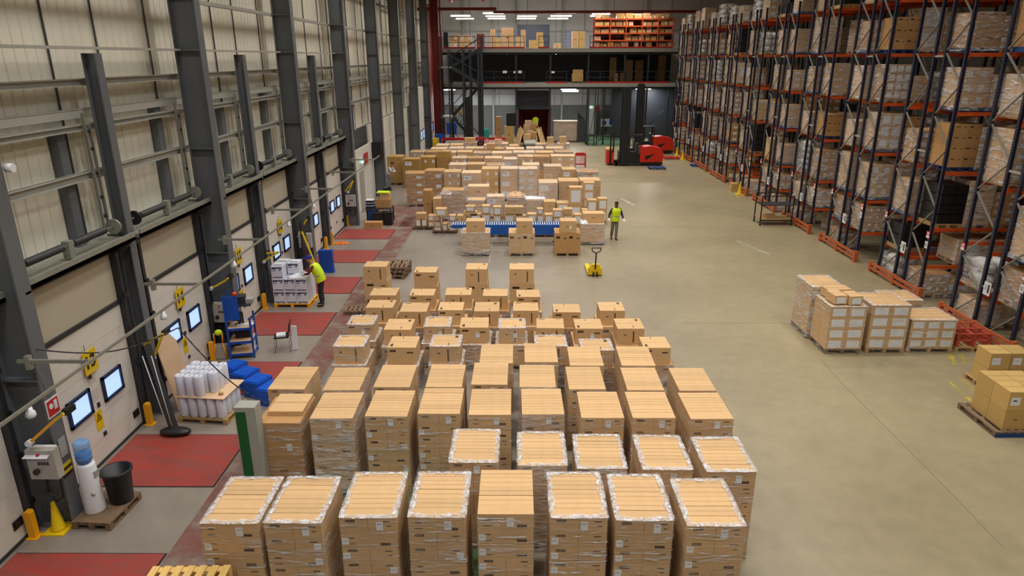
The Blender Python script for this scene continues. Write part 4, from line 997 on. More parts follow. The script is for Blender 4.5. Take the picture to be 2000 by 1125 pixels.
# cartons on a pallet at the right edge
a = G(1885, 795); t = thing('pallet', 'weathered pallet with blue corner blocks at the right edge', 'pallet', (11.15, 13.35, 0)); b = pallet_mesh(1.2, 1.35, m_woodd, 'g'); put('pallet_deck', b, t)
b = MB(); b.box(-0.6,0.6,-0.012,-0.002,0.0,0.1); b.build('blue_edge_board', m_bluepal, t)
k_ = 0
for (ix, iy, iz, lab, st) in ((0,0,0,'lower front left','plain'),(1,0,0,'lower front right','label'),(0,1,0,'lower rear left','plain'),(1,1,0,'lower rear right','plain'),(0,0,1,'upper front left','plate'),(1,0,1,'upper front right','mid'),(0,1,1,'upper rear left','plain'),(1,1,1,'upper rear right','plain')):
    loose_carton(10.99+0.5*ix, 13.45+0.55*iy, 0.146+0.46*iz, 0.49, 0.54, 0.455, st, f'yellow brown carton on the right edge pallet, {lab} one', 'yellow brown cartons at the right edge', m_yelbox)
for (ix, iz, lab) in ((0,0,'lower left'),(1,0,'lower right'),(0,1,'upper left'),(1,1,'upper right')):
    loose_carton(12.0+0.52*ix, 15.6, 0.146+0.44*iz, 0.5, 0.55, 0.43, 'plate', f'yellow brown carton behind the right edge pallet, {lab} one', 'yellow brown cartons at the right edge', m_yelbox)
t = thing('pallet', 'pallet behind the right edge pallet, mostly hidden', 'pallet', (12.26, 15.55, 0)); put('pallet_deck', pallet_mesh(1.1, 0.8, m_wood, 'w'), t)
# ================================================================= things along the docks
# water cooler, bin and their pallet
t = thing('pallet', 'old brown pallet under the water cooler', 'pallet', (-7.62, 10.14, 0), -0.06); put('pallet_deck', pallet_mesh(0.72, 0.95, m_woodd, 'g'), t)
b = MB(); b.box(-0.36,0.36,0,0.95,0.146,0.156); b.build('top_board', m_woodd, t)
t = thing('water_cooler', 'white water cooler with a blue bottle on the old pallet', 'water cooler', (-7.74, 10.52, 0.157), 0.0)
b = MB(); n = 20; b.lathe([(0.17,0.0),(0.175,0.03),(0.165,0.5),(0.155,0.95),(0.13,1.0)], 0, 24, 0, 0, 1.0, 1.0); b.build('body', m_white, t)
b = MB(); b.box(0.145,0.175,-0.06,0.06,0.72,0.84); b.build('tap_panel', m_greyl, t)
b = MB(); b.lathe([(0.172,0.40),(0.172,0.50)], 0, 10, 0.0, 0.0); 
b = MB(); b.sphere((0.10,-0.13,0.42),0.05,0,10,1,0.5,0.8); b.build('badge', m_greyl, t)
mt, nt, pb = newmat('water_bottle_blue'); pb.inputs['Base Color'].default_value = lin((120,180,236)); pb.inputs['Roughness'].default_value = 0.12; pb.inputs['Alpha'].default_value = 0.55
b = MB(); b.lathe([(0.06,1.0),(0.13,1.06),(0.135,1.14),(0.125,1.16),(0.135,1.19),(0.135,1.26),(0.125,1.28),(0.135,1.31),(0.135,1.40),(0.10,1.44),(0.03,1.41)], 0, 24); b.build('bottle', mt, t)
b = MB(); b.lathe([(0.11,1.02),(0.128,1.07),(0.128,1.19)], 0, 20); b.build('water', M('bottle_water',(40,110,200),0.2), t)
t = thing('waste_bin', 'black open plastic waste bin beside the water cooler', 'bin', (-7.42, 10.82, 0.157))
b = MB(); b.lathe([(0.19,0.0),(0.20,0.02),(0.245,0.62),(0.275,0.62),(0.275,0.66),(0.235,0.66),(0.19,0.05),(0.02,0.04)], 0, 26); b.build('body', m_black, t)
# wooden pallet standing at the bottom edge
PX, PY = G(390, 1100, 1.28); PY -= 0.94; PX -= 0.06
t = thing('pallet', 'fresh yellow pine pallet at the very front, topmost of its stack', 'pallet', (PX, PY, 1.133), 0.03)
b = pallet_mesh(1.08, 0.9, m_woody, 'y'); put('pallet_deck', b, t)
for i in range(7):
    t = thing('pallet', f'pine pallet in the stack at the front, {ORD[i+1]} from the top', 'pallet', (PX+0.01*(i % 2), PY, 1.133-0.1495*(i+1)), 0.03, 'stacked pine pallets'); put('pallet_deck', b, t)
# green striped post
x, y = G(497, 930, 0.0); 
t = thing('post', 'grey post with a dark green front stripe beside the front block', 'post', (-4.93, 10.95, 0), 0.0)
b = MB(); b.box(-0.2,0.18,0,0.28,0,2.02); b.build('body', m_greyl, t)
b = MB(); b.box(-0.18,0.0,-0.012,-0.002,0,1.93); b.build('green_stripe', m_green, t)
# pallet of white film rolls
t = thing('pallet', 'wooden pallet under the white film rolls', 'pallet', (-7.27, 13.88, 0), -0.1); put('pallet_deck', pallet_mesh(1.2, 1.0, m_wood, 'w'), t)
m_rollw = M('white_film_roll', (222,224,236), 0.3); m_core = M('roll_core', (120,112,108), 0.8)
_b = MB(); _b.lathe([(0.10,0),(0.105,0.01),(0.105,0.49),(0.10,0.5),(0.04,0.5),(0.04,0.47),(0.005,0.47)],0,16); me_roll = _b.mesh('roll', m_rollw)
_b = MB(); _b.cyl((0,0,0.44),(0,0,0.475),0.038,0,12); me_core = _b.mesh('core', m_core)
def roll(x, y, z, lab):
    o = put('film_roll', me_roll, None, (x, y, z)); tag(o, lab, 'film roll', 'white film rolls'); put('core', me_core, o)
RWN = ['front', 'second', 'third', 'fourth', 'rear']; CLN = ['left end', 'second from left', 'middle', 'second from right', 'right end']
for j in range(4):
    for i in range(5):
        c, s_ = math.cos(-0.1), math.sin(-0.1); lx, ly = -0.46+0.225*i, 0.13+0.225*j
        if j == 0 or i == 4: roll(-7.27+lx*c-ly*s_, 13.88+lx*s_+ly*c, 0.146, f'lower white film roll under the cardboard sheet, {RWN[j]} row, {CLN[i]}')
b = MB(); b.box(-0.58,0.6,0.0,1.0,0,0.012); tag(b.build('cardboard_sheet', m_card3, None, (-7.27,13.88,0.655), -0.1), 'flat cardboard sheet between the two tiers of film rolls', 'cardboard sheet')
for j in range(4):
    for i in range(4):
        if i == 3 and j == 0: continue
        c, s_ = math.cos(-0.1), math.sin(-0.1); lx, ly = -0.46+0.225*i, 0.13+0.225*j
        roll(-7.27+lx*c-ly*s_, 13.88+lx*s_+ly*c, 0.668, f'upper white film roll on the cardboard sheet, {RWN[j]} row, {CLN[i]}')
b = MB(); b.sphere((0,0,0.03),0.05,0,8,1.3,1,0.7); tag(b.build('tape_ball', m_card2, None, (-6.82,14.05,0.668)), 'small brown tape roll lying on the cardboard sheet', 'tape')
# leaning board, dark dock strut with ropes
b = MB(); b.prism([(-0.5,0.0),(0.35,0.0),(0.35,1.5),(0.05,1.9),(-0.5,1.6)], 'x', 0, 0.02); o = b.build('leaning_board', m_card3, None, (-8.1, 14.95, 0.01)); o.rotation_euler = (0, -0.16, 0); tag(o, 'tan board leaning by the post behind the film rolls', 'board')
t = thing('dock_strut', 'black dock strut with a padded foot beside dock 14', 'strut', (-8.34, 14.05, 0))
b = MB(); b.bar((0,0,1.9),(0.6,-0.55,0.1),0.16,0.14); b.build('arm', m_black, t)
b = MB(); b.sphere((0.68,-0.65,0.09),0.24,0,14,1.5,0.7,0.38); b.build('foot', m_black, t)
for dx in (0.0, 0.1):
    b = MB(); b.cyl((0.02+dx*2,-0.25,1.75),(0.5+dx,-0.62,0.22),0.009,0,6); b.build('rope', m_white, t)
# blue plastic steps between plate and loads
for i in range(4):
    b = MB(); b.box(0,0.46,0,0.55,0,0.42,0); b.box(0.03,0.43,0.03,0.52,0.42,0.44,0)
    for q in range(4): b.box(0.06,0.40,0.06+q*0.12,0.10+q*0.12,0.44,0.447,0)
    x, y = -7.75+0.47*i, 16.25-0.42*i
    tag(b.build('blue_crate', M('blue_plastic', (10,86,196), 0.45) if i == 0 else bpy.data.materials['blue_plastic'], None, (x, y-0.2, 0), -0.35), f'blue plastic crate on the floor, {["rearmost","second","third","front"][i]} of the four beside the film rolls', 'crate', 'blue plastic crates')
# blue work station with monitor
x, y = G(468, 693)
t = thing('work_station', 'blue steel work station rack beside dock 15', 'work station', (-7.72, 17.5, 0), 0.2)
W_, D2 = 0.62, 0.58
for (sx, sy, hh) in ((-W_/2,0,1.85),(W_/2,0,1.2),(-W_/2,D2,1.85),(W_/2,D2,1.2)):
    b = MB(); b.box(sx-0.025,sx+0.025,sy-0.025,sy+0.025,0,hh); b.build('post', m_blue, t)
for z in (0.16, 0.52, 0.92):
    b = MB(); b.box(-W_/2,W_/2,0,D2,z-0.02,z,0); b.box(-W_/2,W_/2,-0.02,0.0,z-0.07,z,1); b.box(W_/2,W_/2+0.02,0,D2,z-0.07,z,1); b.build('shelf', [m_card3, m_blue], t)
b = MB(); b.box(-W_/2,W_/2*0.2,0.0,0.02,1.15,1.85); b.build('back_panel', m_blue, t)
b = MB(); b.box(-W_/2,W_/2+0.05,0.1,D2,1.5,1.53); b.build('top_shelf', m_dark, t)
def at(t, lx, ly, lz):
    c, s_ = math.cos(t.rotation_euler.z), math.sin(t.rotation_euler.z); return (t.location.x+lx*c-ly*s_, t.location.y+lx*s_+ly*c, t.location.z+lz)
m2 = thing('monitor', 'black computer monitor on the blue work station', 'monitor', at(t,-0.04,0.26,0.922), -0.6)
b = MB(); b.box(-0.24,0.24,-0.02,0.02,0.1,0.42,0); b.build('screen', [m_dark], m2); b = MB(); b.box(-0.22,0.22,-0.025,-0.02,0.12,0.40); b.build('screen_glass', M('dark_screen', (50,54,60), 0.15), m2)
b = MB(); b.box(-0.03,0.03,0.0,0.05,0.02,0.12); b.box(-0.12,0.12,-0.06,0.1,0,0.02); b.build('stand', m_black, m2)
b = MB(); b.box(-0.22,0.22,-0.08,0.08,0,0.03); tag(b.build('keyboard', m_white, None, at(t,0.14,0.22,0.922), 0.2), 'white keyboard on the blue work station', 'keyboard')
b = MB(); b.box(-0.22,0.2,0.04,0.32,0,0.24); b.box(-0.2,0.15,0.03,0.04,0.08,0.2); tag(b.build('label_printer', m_black, None, at(t,0.05,0.2,0.522), 0.25), 'black label printer on the middle shelf of the work station', 'printer')
b = MB(); b.box(-0.2,0.2,0,0.3,0,0.22); tag(b.build('storage_box', m_dark, None, at(t,0.02,0.2,1.532), 0.25), 'dark storage box on top of the work station', 'box')
b = MB(); b.box(-0.12,0.12,0,0.26,0,0.12); tag(b.build('cash_box', m_greyl, None, at(t,0.3,0.25,1.532), 0.25), 'grey box on top of the work station', 'box')
b = MB(); b.sphere((0,0,0.06),0.07,0,10); tag(b.build('orange_helmet', M('orange_plastic',(226,72,20),0.5), None, at(t,-0.06,0.3,1.755)), 'orange object on the dark storage box', 'helmet')
t = thing('folded_trolley', 'yellow folding trolley with a hi-vis bundle beside the work station', 'trolley', (-8.3, 17.4, 0), 0.1)
for s_ in (-0.13, 0.13):
    b = MB(); b.tube([(s_*1.3,0,0.05),(s_*0.8,0.02,0.5),(s_*0.9,0.06,0.78)],0.018); b.build('handle', m_orangey, t)
b = MB(); b.box(-0.26,-0.14,-0.06,0.06,0,0.55); b.build('side_frame', m_orangey, t)
b = MB(); b.sphere((0.02,0.06,0.80),0.11,0,10,1,0.9,0.8); b.build('hi_vis_bundle', m_hivis, t)
b = MB(); b.box(-0.14,0.16,0.03,0.26,0.02,0.40); b.build('bag', m_greyl, t)
# chair
t = thing('chair', 'black stacking chair on the floor by dock 15', 'chair', (-6.78, 18.1, 0), -1.35)
b = MB(); b.box(-0.2,0.2,-0.2,0.2,0.43,0.46); b.build('seat', m_black, t)
b = MB(); b.prism([(0.18,0.5),(0.21,0.5),(0.28,0.86),(0.25,0.86)],'x',-0.2,0.2); b.build('backrest', m_black, t)
for sx in (-0.18, 0.18):
    for sy in (-0.18, 0.2):
        b = MB(); b.cyl((sx,sy,0.43),(sx*1.1,sy*1.15,0),0.011,0,8); b.build('leg', m_galv, t)
b = MB(); b.cyl((-0.17,0.2,0.43),(-0.17,0.24,0.6),0.011); b.cyl((0.17,0.2,0.43),(0.17,0.24,0.6),0.011); b.build('back_support', m_galv, t)
b = MB(); b.box(-0.12,0.14,-0.16,0.1,0,0.05); o = tag(b.build('paper_stack', m_paper, None, (-6.80,18.1,0.462), 0.3), 'white papers lying on the chair seat', 'paper')
b = MB(); b.prism([(0.0,0.12),(0.16,0.12),(0.18,0.84),(0.03,0.86)],'y',0,0.03); o = tag(b.build('white_board', m_paper, None, (-6.50,18.06,-0.1), 0.15), 'white sheet hanging behind the chair back', 'sheet')
# white printed boxes on a yellow pallet (being handled)
t = thing('pallet', 'yellow wooden pallet under the white printed boxes', 'pallet', (-7.62, 21.62, 0)); put('pallet_deck', pallet_mesh(1.22, 1.0, m_orangey, 'o'), t)
m_wbox = M('white_box_board', (216,218,228), 0.55, rand=0.04); m_ink = M('dark_blue_ink', (30,38,72), 0.6)
def wb_mesh(w, d, h):
    b = MB(); b.box(-w/2,w/2,0,d,0,h,0); e = 0.002
    b.quad((-w*0.45,-e,h*0.80),(w*0.45,-e,h*0.80),(w*0.45,-e,h*0.9),(-w*0.45,-e,h*0.9),1)
    b.quad((-w*0.45,-e,h*0.60),(-w*0.12,-e,h*0.60),(-w*0.12,-e,h*0.8),(-w*0.45,-e,h*0.8),1); b.poly([(w*0.15,-e,h*0.7),(w*0.42,-e,h*0.8),(w*0.3,-e,h*0.62)],1)
    b.quad((-w*0.42,-e,h*0.06),(w*0.42,-e,h*0.06),(w*0.42,-e,h*0.13),(-w*0.42,-e,h*0.13),1)
    for i in range(4): b.quad((-w*0.42+i*0.07*w,-2*e,h*0.64),(-w*0.37+i*0.07*w,-2*e,h*0.64),(-w*0.37+i*0.07*w,-2*e,h*0.76),(-w*0.42+i*0.07*w,-2*e,h*0.76),0)
    b.quad((-w*0.42,-e,h*0.4),(-w*0.25,-e,h*0.4),(-w*0.25,-e,h*0.44),(-w*0.42,-e,h*0.44),2)
    b.quad((-w*0.4,d*0.2,h+e),(w*0.4,d*0.2,h+e),(w*0.4,d*0.36,h+e),(-w*0.4,d*0.36,h+e),1)
    return b.mesh('printed_box', [m_wbox, m_ink, m_greyl])
me_wb = wb_mesh(0.375, 0.46, 0.43)
for l in range(2):
    for j in range(2):
        for i in range(3):
            tag(put('printed_box', me_wb, None, (-8.02+0.385*i, 21.64+0.48*j, 0.146+0.435*l)), f'white printed box, {["bottom","second"][l]} layer, {["front","rear"][j]} {["left","middle","right"][i]} on the yellow pallet', 'box', 'white printed boxes')
for (dx, dy, lab) in ((-8.02,21.66,'top layer, front left'),(-8.02,22.13,'top layer, rear left'),(-7.60,22.05,'top layer, rear middle')):
    tag(put('printed_box', me_wb, None, (dx, dy, 1.018)), f'white printed box, {lab} on the yellow pallet', 'box', 'white printed boxes')
crumple('film_bundle', 'crumpled white film and papers on the white printed boxes', 'film', -7.38, 21.85, 1.018, 0.62, 0.42, 0.16, m_white, 12)
# blue board standing on the floor, weathered pallets
b = MB(); b.box(-0.27,0.27,-0.08,0.12,0.0,0.9); b.box(-0.29,0.29,-0.1,0.14,0,0.03); tag(b.build('padded_board', m_blue, None, (-7.5, 25.65, 0)), 'upright blue padded board standing behind the worker', 'board')
for i in range(3):
    t = thing('pallet', f'grey weathered pallet behind the tenth row cartons, {["bottom","middle","top"][i]} of its stack', 'pallet', (-4.72+0.05*i, 24.75+0.04*i, 0.147*i), -0.12+0.05*i, 'weathered pallet stack'); put('pallet_deck', pallet_mesh(0.8, 1.1, m_woodd, 'g'), t)
t = thing('pallet', 'pallet showing beside the leftmost tenth row cartons', 'pallet', (-5.35, 20.9, 0), 0.05); put('pallet_deck', pallet_mesh(0.7, 0.6, m_woodd, 'g'), t)
# dark board and bar standing by column, behind worker
b = MB(); b.prism([(-0.25,0),(0.25,0),(0.25,1.9),(-0.1,2.3),(-0.25,2.2)],'x',0,0.05); tag(b.build('dark_board', m_black, None, (-8.1, 24.95, 0)), 'black board standing at the dock post behind the worker', 'board')
b = MB(); b.bar((-8.0,24.6,1.9),(-7.35,24.3,0.1),0.05,0.05); tag(b.build('yellow_bar', m_yellow, None, (0,0,0)), 'yellow bar leaning behind the worker', 'bar')
# hand pallet truck
x, y = G(1161, 537)
t = thing('hand_pallet_truck', 'yellow hand pallet truck with a black steering handle', 'pallet truck', (2.98, 25.3, 0), PI)
for sx in (-0.2, 0.2):
    b = MB(); b.box(sx-0.08,sx+0.08,-1.15,0.1,0.05,0.11); b.box(sx-0.06,sx+0.06,-1.2,-1.1,0.02,0.1); b.build('fork', m_yellow, t)
b = MB(); b.box(-0.27,0.27,0.0,0.18,0.05,0.32); b.prism([(-0.24,0.32),(0.24,0.32),(0.12,0.46),(-0.12,0.46)],'y',0.04,0.16); b.build('pump_housing', m_yellow, t)
for sx in (-0.07, 0.07):
    b = MB(); b.cyl((sx-0.03,0.22,0.09),(sx+0.03,0.22,0.09),0.09,0,14); b.build('steer_wheel', m_black, t)
b = MB(); b.cyl((0,0.2,0.3),(0,0.32,0.95),0.028); b.tube([(0,0.32,0.95),(-0.15,0.34,1.04),(-0.17,0.36,1.17),(0.17,0.36,1.17),(0.15,0.34,1.04),(0,0.32,0.95)],0.02); b.build('steering_handle', m_black, t)
for sx in (-0.2, 0.2):
    b = MB(); b.cyl((sx-0.05,-1.05,0.05),(sx+0.05,-1.05,0.05),0.04,0,10); b.build('load_wheel', m_black, t)
# cluttered desk by dock 18
t = thing('packing_desk', 'dark packing desk heaped with boxes beside dock 18', 'desk', (-7.15, 34.0, 0))
b = MB(); b.box(-0.55,0.75,0,0.9,0.72,0.76); b.build('top', m_dark, t)
for sx in (-0.5, 0.7):
    for sy in (0.05, 0.85):
        b = MB(); b.box(sx-0.03,sx+0.03,sy-0.03,sy+0.03,0,0.72); b.build('leg', m_dark, t)
b = MB(); b.box(-0.5,0.1,0.02,0.06,0.1,0.7); b.build('front_panel', m_bluepal, t)
loose_carton(-6.85, 34.2, 0.762, 0.75, 0.6, 0.42, 'plain', 'open brown carton on the packing desk', 'cartons at the packing desk', m_card2)
loose_carton(-6.75, 34.3, 1.185, 0.5, 0.45, 0.3, 'plain', 'small brown carton on top at the packing desk', 'cartons at the packing desk', m_card)
loose_carton(-7.15, 32.88, 0.0, 0.85, 0.45, 0.3, 'plain', 'flat brown carton on the floor before the packing desk', 'cartons at the packing desk', m_card2)
for i in range(3):
    b = MB(); b.box(-0.2,0.2,0,0.4,0,0.10,0); b.box(-0.21,0.21,-0.01,0.41,0.10,0.13,1)
    tag(b.build('paper_tray', [m_winf, m_paper], None, (-7.5, 34.1, 0.762+0.14*i)), f'stack tray with white papers on the packing desk, {["bottom","middle","top"][i]} one', 'tray', 'paper trays')
for i, (x, y) in enumerate(((-6.55, 33.75), (-7.0, 33.6))):
    b = MB(); b.box(-0.24,0.24,-0.2,0.2,0,0.62); b.box(-0.26,0.26,-0.22,0.22,0.62,0.66); tag(b.build('black_bin', m_black, None, (x, y, 0)), ['black bin at the right of the packing desk','black bin before the packing desk'][i], 'bin', 'black bins by the packing desk')
x, y = G(757, 386); b = MB(); b.lathe([(0.2,0),(0.25,0.6),(0.27,0.62),(0.23,0.62),(0.18,0.05)],0,18); tag(b.build('black_bin', m_black, None, (x, y, 0)), 'round black bin by the column left of the tall left load', 'bin')
crumple('sack', 'grey sack on the packing desk boxes', 'sack', -6.9, 35.2, 0.762, 0.6, 0.6, 0.5, m_greyl, 9)
b = MB(); b.box(-0.3,0.3,-0.25,0.25,0,0.05); tag(b.build('hi_vis_vest', m_hivis, None, (-6.85, 34.5, 1.487)), 'hi-vis vest thrown on the top carton at the packing desk', 'vest')
# personnel door with exit signs between docks
y = 37.4; d = MB(); d.box(XD-0.05,XD+0.03,36.2,41.0,0,3.3,0); d.box(XD+0.03,XD+0.06,37.2,38.2,0,2.1,1); d.box(XD+0.03,XD+0.05,34.3,36.2,0,3.3,0)
struct('door_19', d, [m_beige, m_greyl])
b = MB(); b.box(-8.55,-8.52,38.4,39.2,2.35,2.95); tag(b.build('fire_sign', m_red), 'red fire action sign above the personnel door area', 'sign')
b = MB(); b.box(-8.55,-8.5,37.5,38.0,2.5,2.7); tag(b.build('exit_sign', M('exit_sign_lit', (200,240,230), 0.4, emit=(190,240,225), estr=0.8)), 'small lit exit sign above the personnel door', 'sign')
b = MB(); b.box(-0.35,0.35,-0.2,0.2,-0.45,0.45,0); b.box(-0.32,0.32,-0.21,-0.2,-0.4,0.4,0); x, z = WY(735, 293, 41.0); tag(b.build('wall_screen', m_black, None, (x, 41.0, z)), 'black display box hung on the far column', 'display')
b = MB(); y_, z_ = WX(691, 232, -9.05); b.box(-0.01,0.02,-0.3,0.3,-0.9,0.9,0); b.box(0.02,0.025,-0.22,0.22,-0.75,0.75,1); tag(b.build('wall_notice', [m_winf, m_greyl], None, (-9.05, y_, z_)), 'tall framed notice on the dock wall sheeting', 'notice')

crumple('strap_pile', 'orange straps heaped on the floor by the dock 17 bollards', 'straps', -8.0, 30.0, 0.0, 0.6, 0.4, 0.12, M('orange_strap', (220,110,30), 0.7), 15)
y_, z_ = WX(15, 328, -7.95); b = MB(); b.cyl((-7.98, y_, z_), (-7.86, y_, z_), 0.07, 0, 14); tag(b.build('column_lamp', m_white), 'small round white lamp on the frontmost column flange', 'lamp')
# ================================================================= people
def skin(name, mt, verts, edges, parent, root=0, sub=2):
    me = bpy.data.meshes.new(name); me.from_pydata([v[0] for v in verts], edges, []); me.materials.append(mt)
    o = put(name, me, parent); md = o.modifiers.new('grow', 'SKIN'); md.use_smooth_shade = True
    if not me.skin_vertices: 
        bpy.context.view_layer.objects.active = o
    for i, v in enumerate(verts):
        r = v[1]; r = r if isinstance(r, tuple) else (r, r)
        me.skin_vertices[0].data[i].radius = r
        me.skin_vertices[0].data[i].use_root = (i == root)
    s = o.modifiers.new('smooth', 'SUBSURF'); s.levels = sub; s.render_levels = sub
    return o
def lerp(a, b, t): return tuple(a[i]+(b[i]-a[i])*t for i in range(3))
def hand(add, P, s, wr, k):
    pa = add(P['pa_'+s], (0.038*k, 0.02*k), wr)
    d = (Vector(P['pa_'+s])-Vector(P['wr_'+s])).normalized(); side = d.cross(Vector((0, 1, 0.2))).normalized()
    for q_, (off, ln) in enumerate(((-0.03, 0.06), (-0.01, 0.075), (0.01, 0.08), (0.03, 0.07))):
        q = Vector(P['pa_'+s]) + side*off + d*ln*0.5; a = add(tuple(q), 0.009*k, pa); add(tuple(q + d*ln*0.45 + Vector((0, -0.012, -0.012))), 0.008*k, a)
    th = Vector(P['wr_'+s]) + d*0.035 + side*-0.045; a = add(tuple(th), 0.011*k, wr); add(tuple(th + d*0.045 - side*0.008), 0.009*k, a)
def person(label, loc, rz, P, mats, cap=False, group=None):
    """P: joints in local axes, facing -y"""
    t = thing('person', label, 'person', loc, rz, group)
    V = []; E = []
    def add(p, r, par=None):
        V.append((p, r)); i = len(V)-1
        if par is not None: E.append((par, i))
        return i
    pel = add(P['pelvis'], (0.12, 0.10)); wai = add(P['waist'], (0.12, 0.09), pel); che = add(P['chest'], (0.14, 0.10), wai)
    nb = add(P['neck'], 0.055, che); hb = add(P['head'], (0.08, 0.09), nb); h1 = add(P['brow'], (0.082, 0.098), hb); add(P['top'], (0.055, 0.06), h1)
    for s in ('l', 'r'):
        sh = add(P['sh_'+s], 0.055, che); el = add(P['el_'+s], 0.042, sh); wr = add(P['wr_'+s], 0.027, el)
        hand(add, P, s, wr, 1.0)
        hp = add(P['hip_'+s], 0.085, pel); kn = add(P['kn_'+s], 0.058, hp); an = add(P['an_'+s], 0.04, kn)
        add(P['to_'+s], (0.04, 0.03), an)
    skin('body', mats['skin'], V, E, t)
    # jumper with sleeves
    V, E = [], []
    w0 = add(lerp(P['pelvis'], P['waist'], -0.15), (0.165, 0.14)); w0 = add(P['waist'], (0.155, 0.125), w0); c0 = add(P['chest'], (0.16, 0.115), w0); add(lerp(P['chest'], P['neck'], 0.75), (0.075, 0.07), c0)
    for s in ('l', 'r'):
        a = add(P['sh_'+s], 0.065, c0); b_ = add(P['el_'+s], 0.056, a); add(lerp(P['el_'+s], P['wr_'+s], 0.9), 0.042, b_)
    skin('jumper', mats['sleeve'], V, E, t)
    if 'vest' in mats:
        pe, wa_, ch, ne = (Vector(P[q]) for q in ('pelvis', 'waist', 'chest', 'neck'))
        rings = [(pe+(pe-wa_)*0.45, 0.205, 0.17), (pe, 0.205, 0.172), (wa_, 0.205, 0.165), (wa_.lerp(ch, 0.5), 0.212, 0.165), (ch, 0.222, 0.16), (ch.lerp(ne, 0.45), 0.215, 0.135), (ch.lerp(ne, 0.72), 0.16, 0.105), (ch.lerp(ne, 0.9), 0.085, 0.08)]
        b = MB(); n = 24; vs = []; fs = []
        up = (ne-pe).normalized(); fr_ = Vector((1,0,0)).cross(up).normalized()
        for (c, rx, ry) in rings:
            for i in range(n):
                q = 2*PI*i/n; cx_ = math.copysign(abs(math.cos(q))**0.8, math.cos(q)); sy_ = math.copysign(abs(math.sin(q))**0.9, math.sin(q))
                vs.append(tuple(c + Vector((rx*cx_, 0, 0)) + fr_*(ry*sy_)))
        for j in range(len(rings)-1):
            for i in range(n): fs.append((j*n+i, j*n+(i+1) % n, (j+1)*n+(i+1) % n, (j+1)*n+i))
        b._add(vs, fs, 0, True); ve = b.build('hi_vis_vest', mats['vest'], t)
        mb_ = MB()
        for z, rx, ry in ((lerp(P['waist'], P['chest'], 0.05), 0.213, 0.175),):
            mb_.lathe([(1.0, z[2]-0.025), (1.0, z[2]+0.025)], 0, 20, 0, 0, rx, ry, False); mb_.v = [(x+z[0], y+z[1], zz) for x, y, zz in mb_.v]
        mb_.build('reflective_band', m_greyl, ve)
    V, E = [], []
    p0 = add(lerp(P['pelvis'], P['waist'], 0.75), (0.15, 0.125)); p1 = add(P['pelvis'], (0.165, 0.14), p0)
    for s in ('l', 'r'):
        a = add(P['hip_'+s], 0.105, p1); b_ = add(P['kn_'+s], 0.08, a); add(lerp(P['kn_'+s], P['an_'+s], 1.0), 0.068, b_)
    skin('trousers', mats['trousers'], V, E, t)
    for s in ('l', 'r'):
        a = Vector(P['an_'+s]); b_ = Vector(P['to_'+s]); d = (b_-a); V, E = [], []
        i0 = add((a.x-d.x*0.25, a.y-d.y*0.25, 0.045), (0.05, 0.045)); i1 = add((a.x+d.x*0.4, a.y+d.y*0.4, 0.045), (0.052, 0.045), i0); add((a.x+d.x*1.05, a.y+d.y*1.05, 0.035), (0.045, 0.03), i1)
        skin('shoe', m_black, V, E, t)
    hd = Vector(P['brow']); hp_ = Vector(P['top']); fw_ = (Vector(P['nose'])-Vector(P['head'])); fw_.z = 0; fw_.normalize(); sd = Vector((-fw_.y, fw_.x, 0))
    b = MB(); c = hd + (hp_-hd)*0.55 - fw_*0.012
    b.sphere(tuple(c), 0.095, 0, 14, 0.97, 1.1, 0.85)
    if cap:
        p = hd + fw_*0.1 + Vector((0,0,0.02)); q = p + fw_*0.09 + Vector((0,0,-0.02))
        b.bar(tuple(p), tuple(q), 0.15, 0.015)
    b.build('cap' if cap else 'hair', mats['hat'], t)
    b = MB(); nn = Vector(P['head'])*0.8 + hd*0.2 + fw_*0.088; b.prism([(-0.014,-0.03),(0.014,-0.03),(0.006,0.03),(-0.006,0.03)],'y',-0.015,0.02); b.v = [tuple(nn + sd*v[0] - fw_*v[1] + Vector((0,0,v[2]))) for v in b.v]; b.build('nose', mats['skin'], t)
    e0 = Vector(P['head'])*0.55 + hd*0.45
    for sgn in (-1, 1):
        b = MB(); b.sphere(tuple(e0 + fw_*0.088 + sd*0.03*sgn), 0.011, 0, 8); b.build('eye', m_black, t)
        b = MB(); b.sphere(tuple(Vector(P['head']) + sd*0.082*sgn + Vector((0,0,0.01))), 0.026, 0, 8, 0.5, 0.9, 1.2); b.build('ear', mats['skin'], t)
    b = MB(); b.bar(tuple(Vector(P['head']) + fw_*0.084 - sd*0.022 + Vector((0,0,-0.035))), tuple(Vector(P['head']) + fw_*0.084 + sd*0.022 + Vector((0,0,-0.035))), 0.008, 0.008); b.build('mouth', m_print, t)
    if 'glove' in mats:
        for s in ('l', 'r'):
            V, E = [], []
            d = (Vector(P['pa_'+s])-Vector(P['wr_'+s])).normalized(); w_ = add(tuple(Vector(P['wr_'+s])-d*0.03), 0.036); w2 = add(P['wr_'+s], 0.034, w_)
            hand(add, P, s, w2, 1.3); skin('glove', mats['glove'], V, E, t)
    return t
m_slv = M('maroon_jumper', (124,50,36), 0.85); m_navy = M('navy_trousers', (34,34,40), 0.85); m_khaki = M('khaki_trousers', (120,114,94), 0.85)
m_jack = M('dark_jacket', (40,34,44), 0.85); m_capb = M('blue_cap', (28,44,150), 0.7); m_shirt = M('white_shirt', (206,200,210), 0.8); m_gtr = M('grey_trousers', (120,122,122), 0.85)
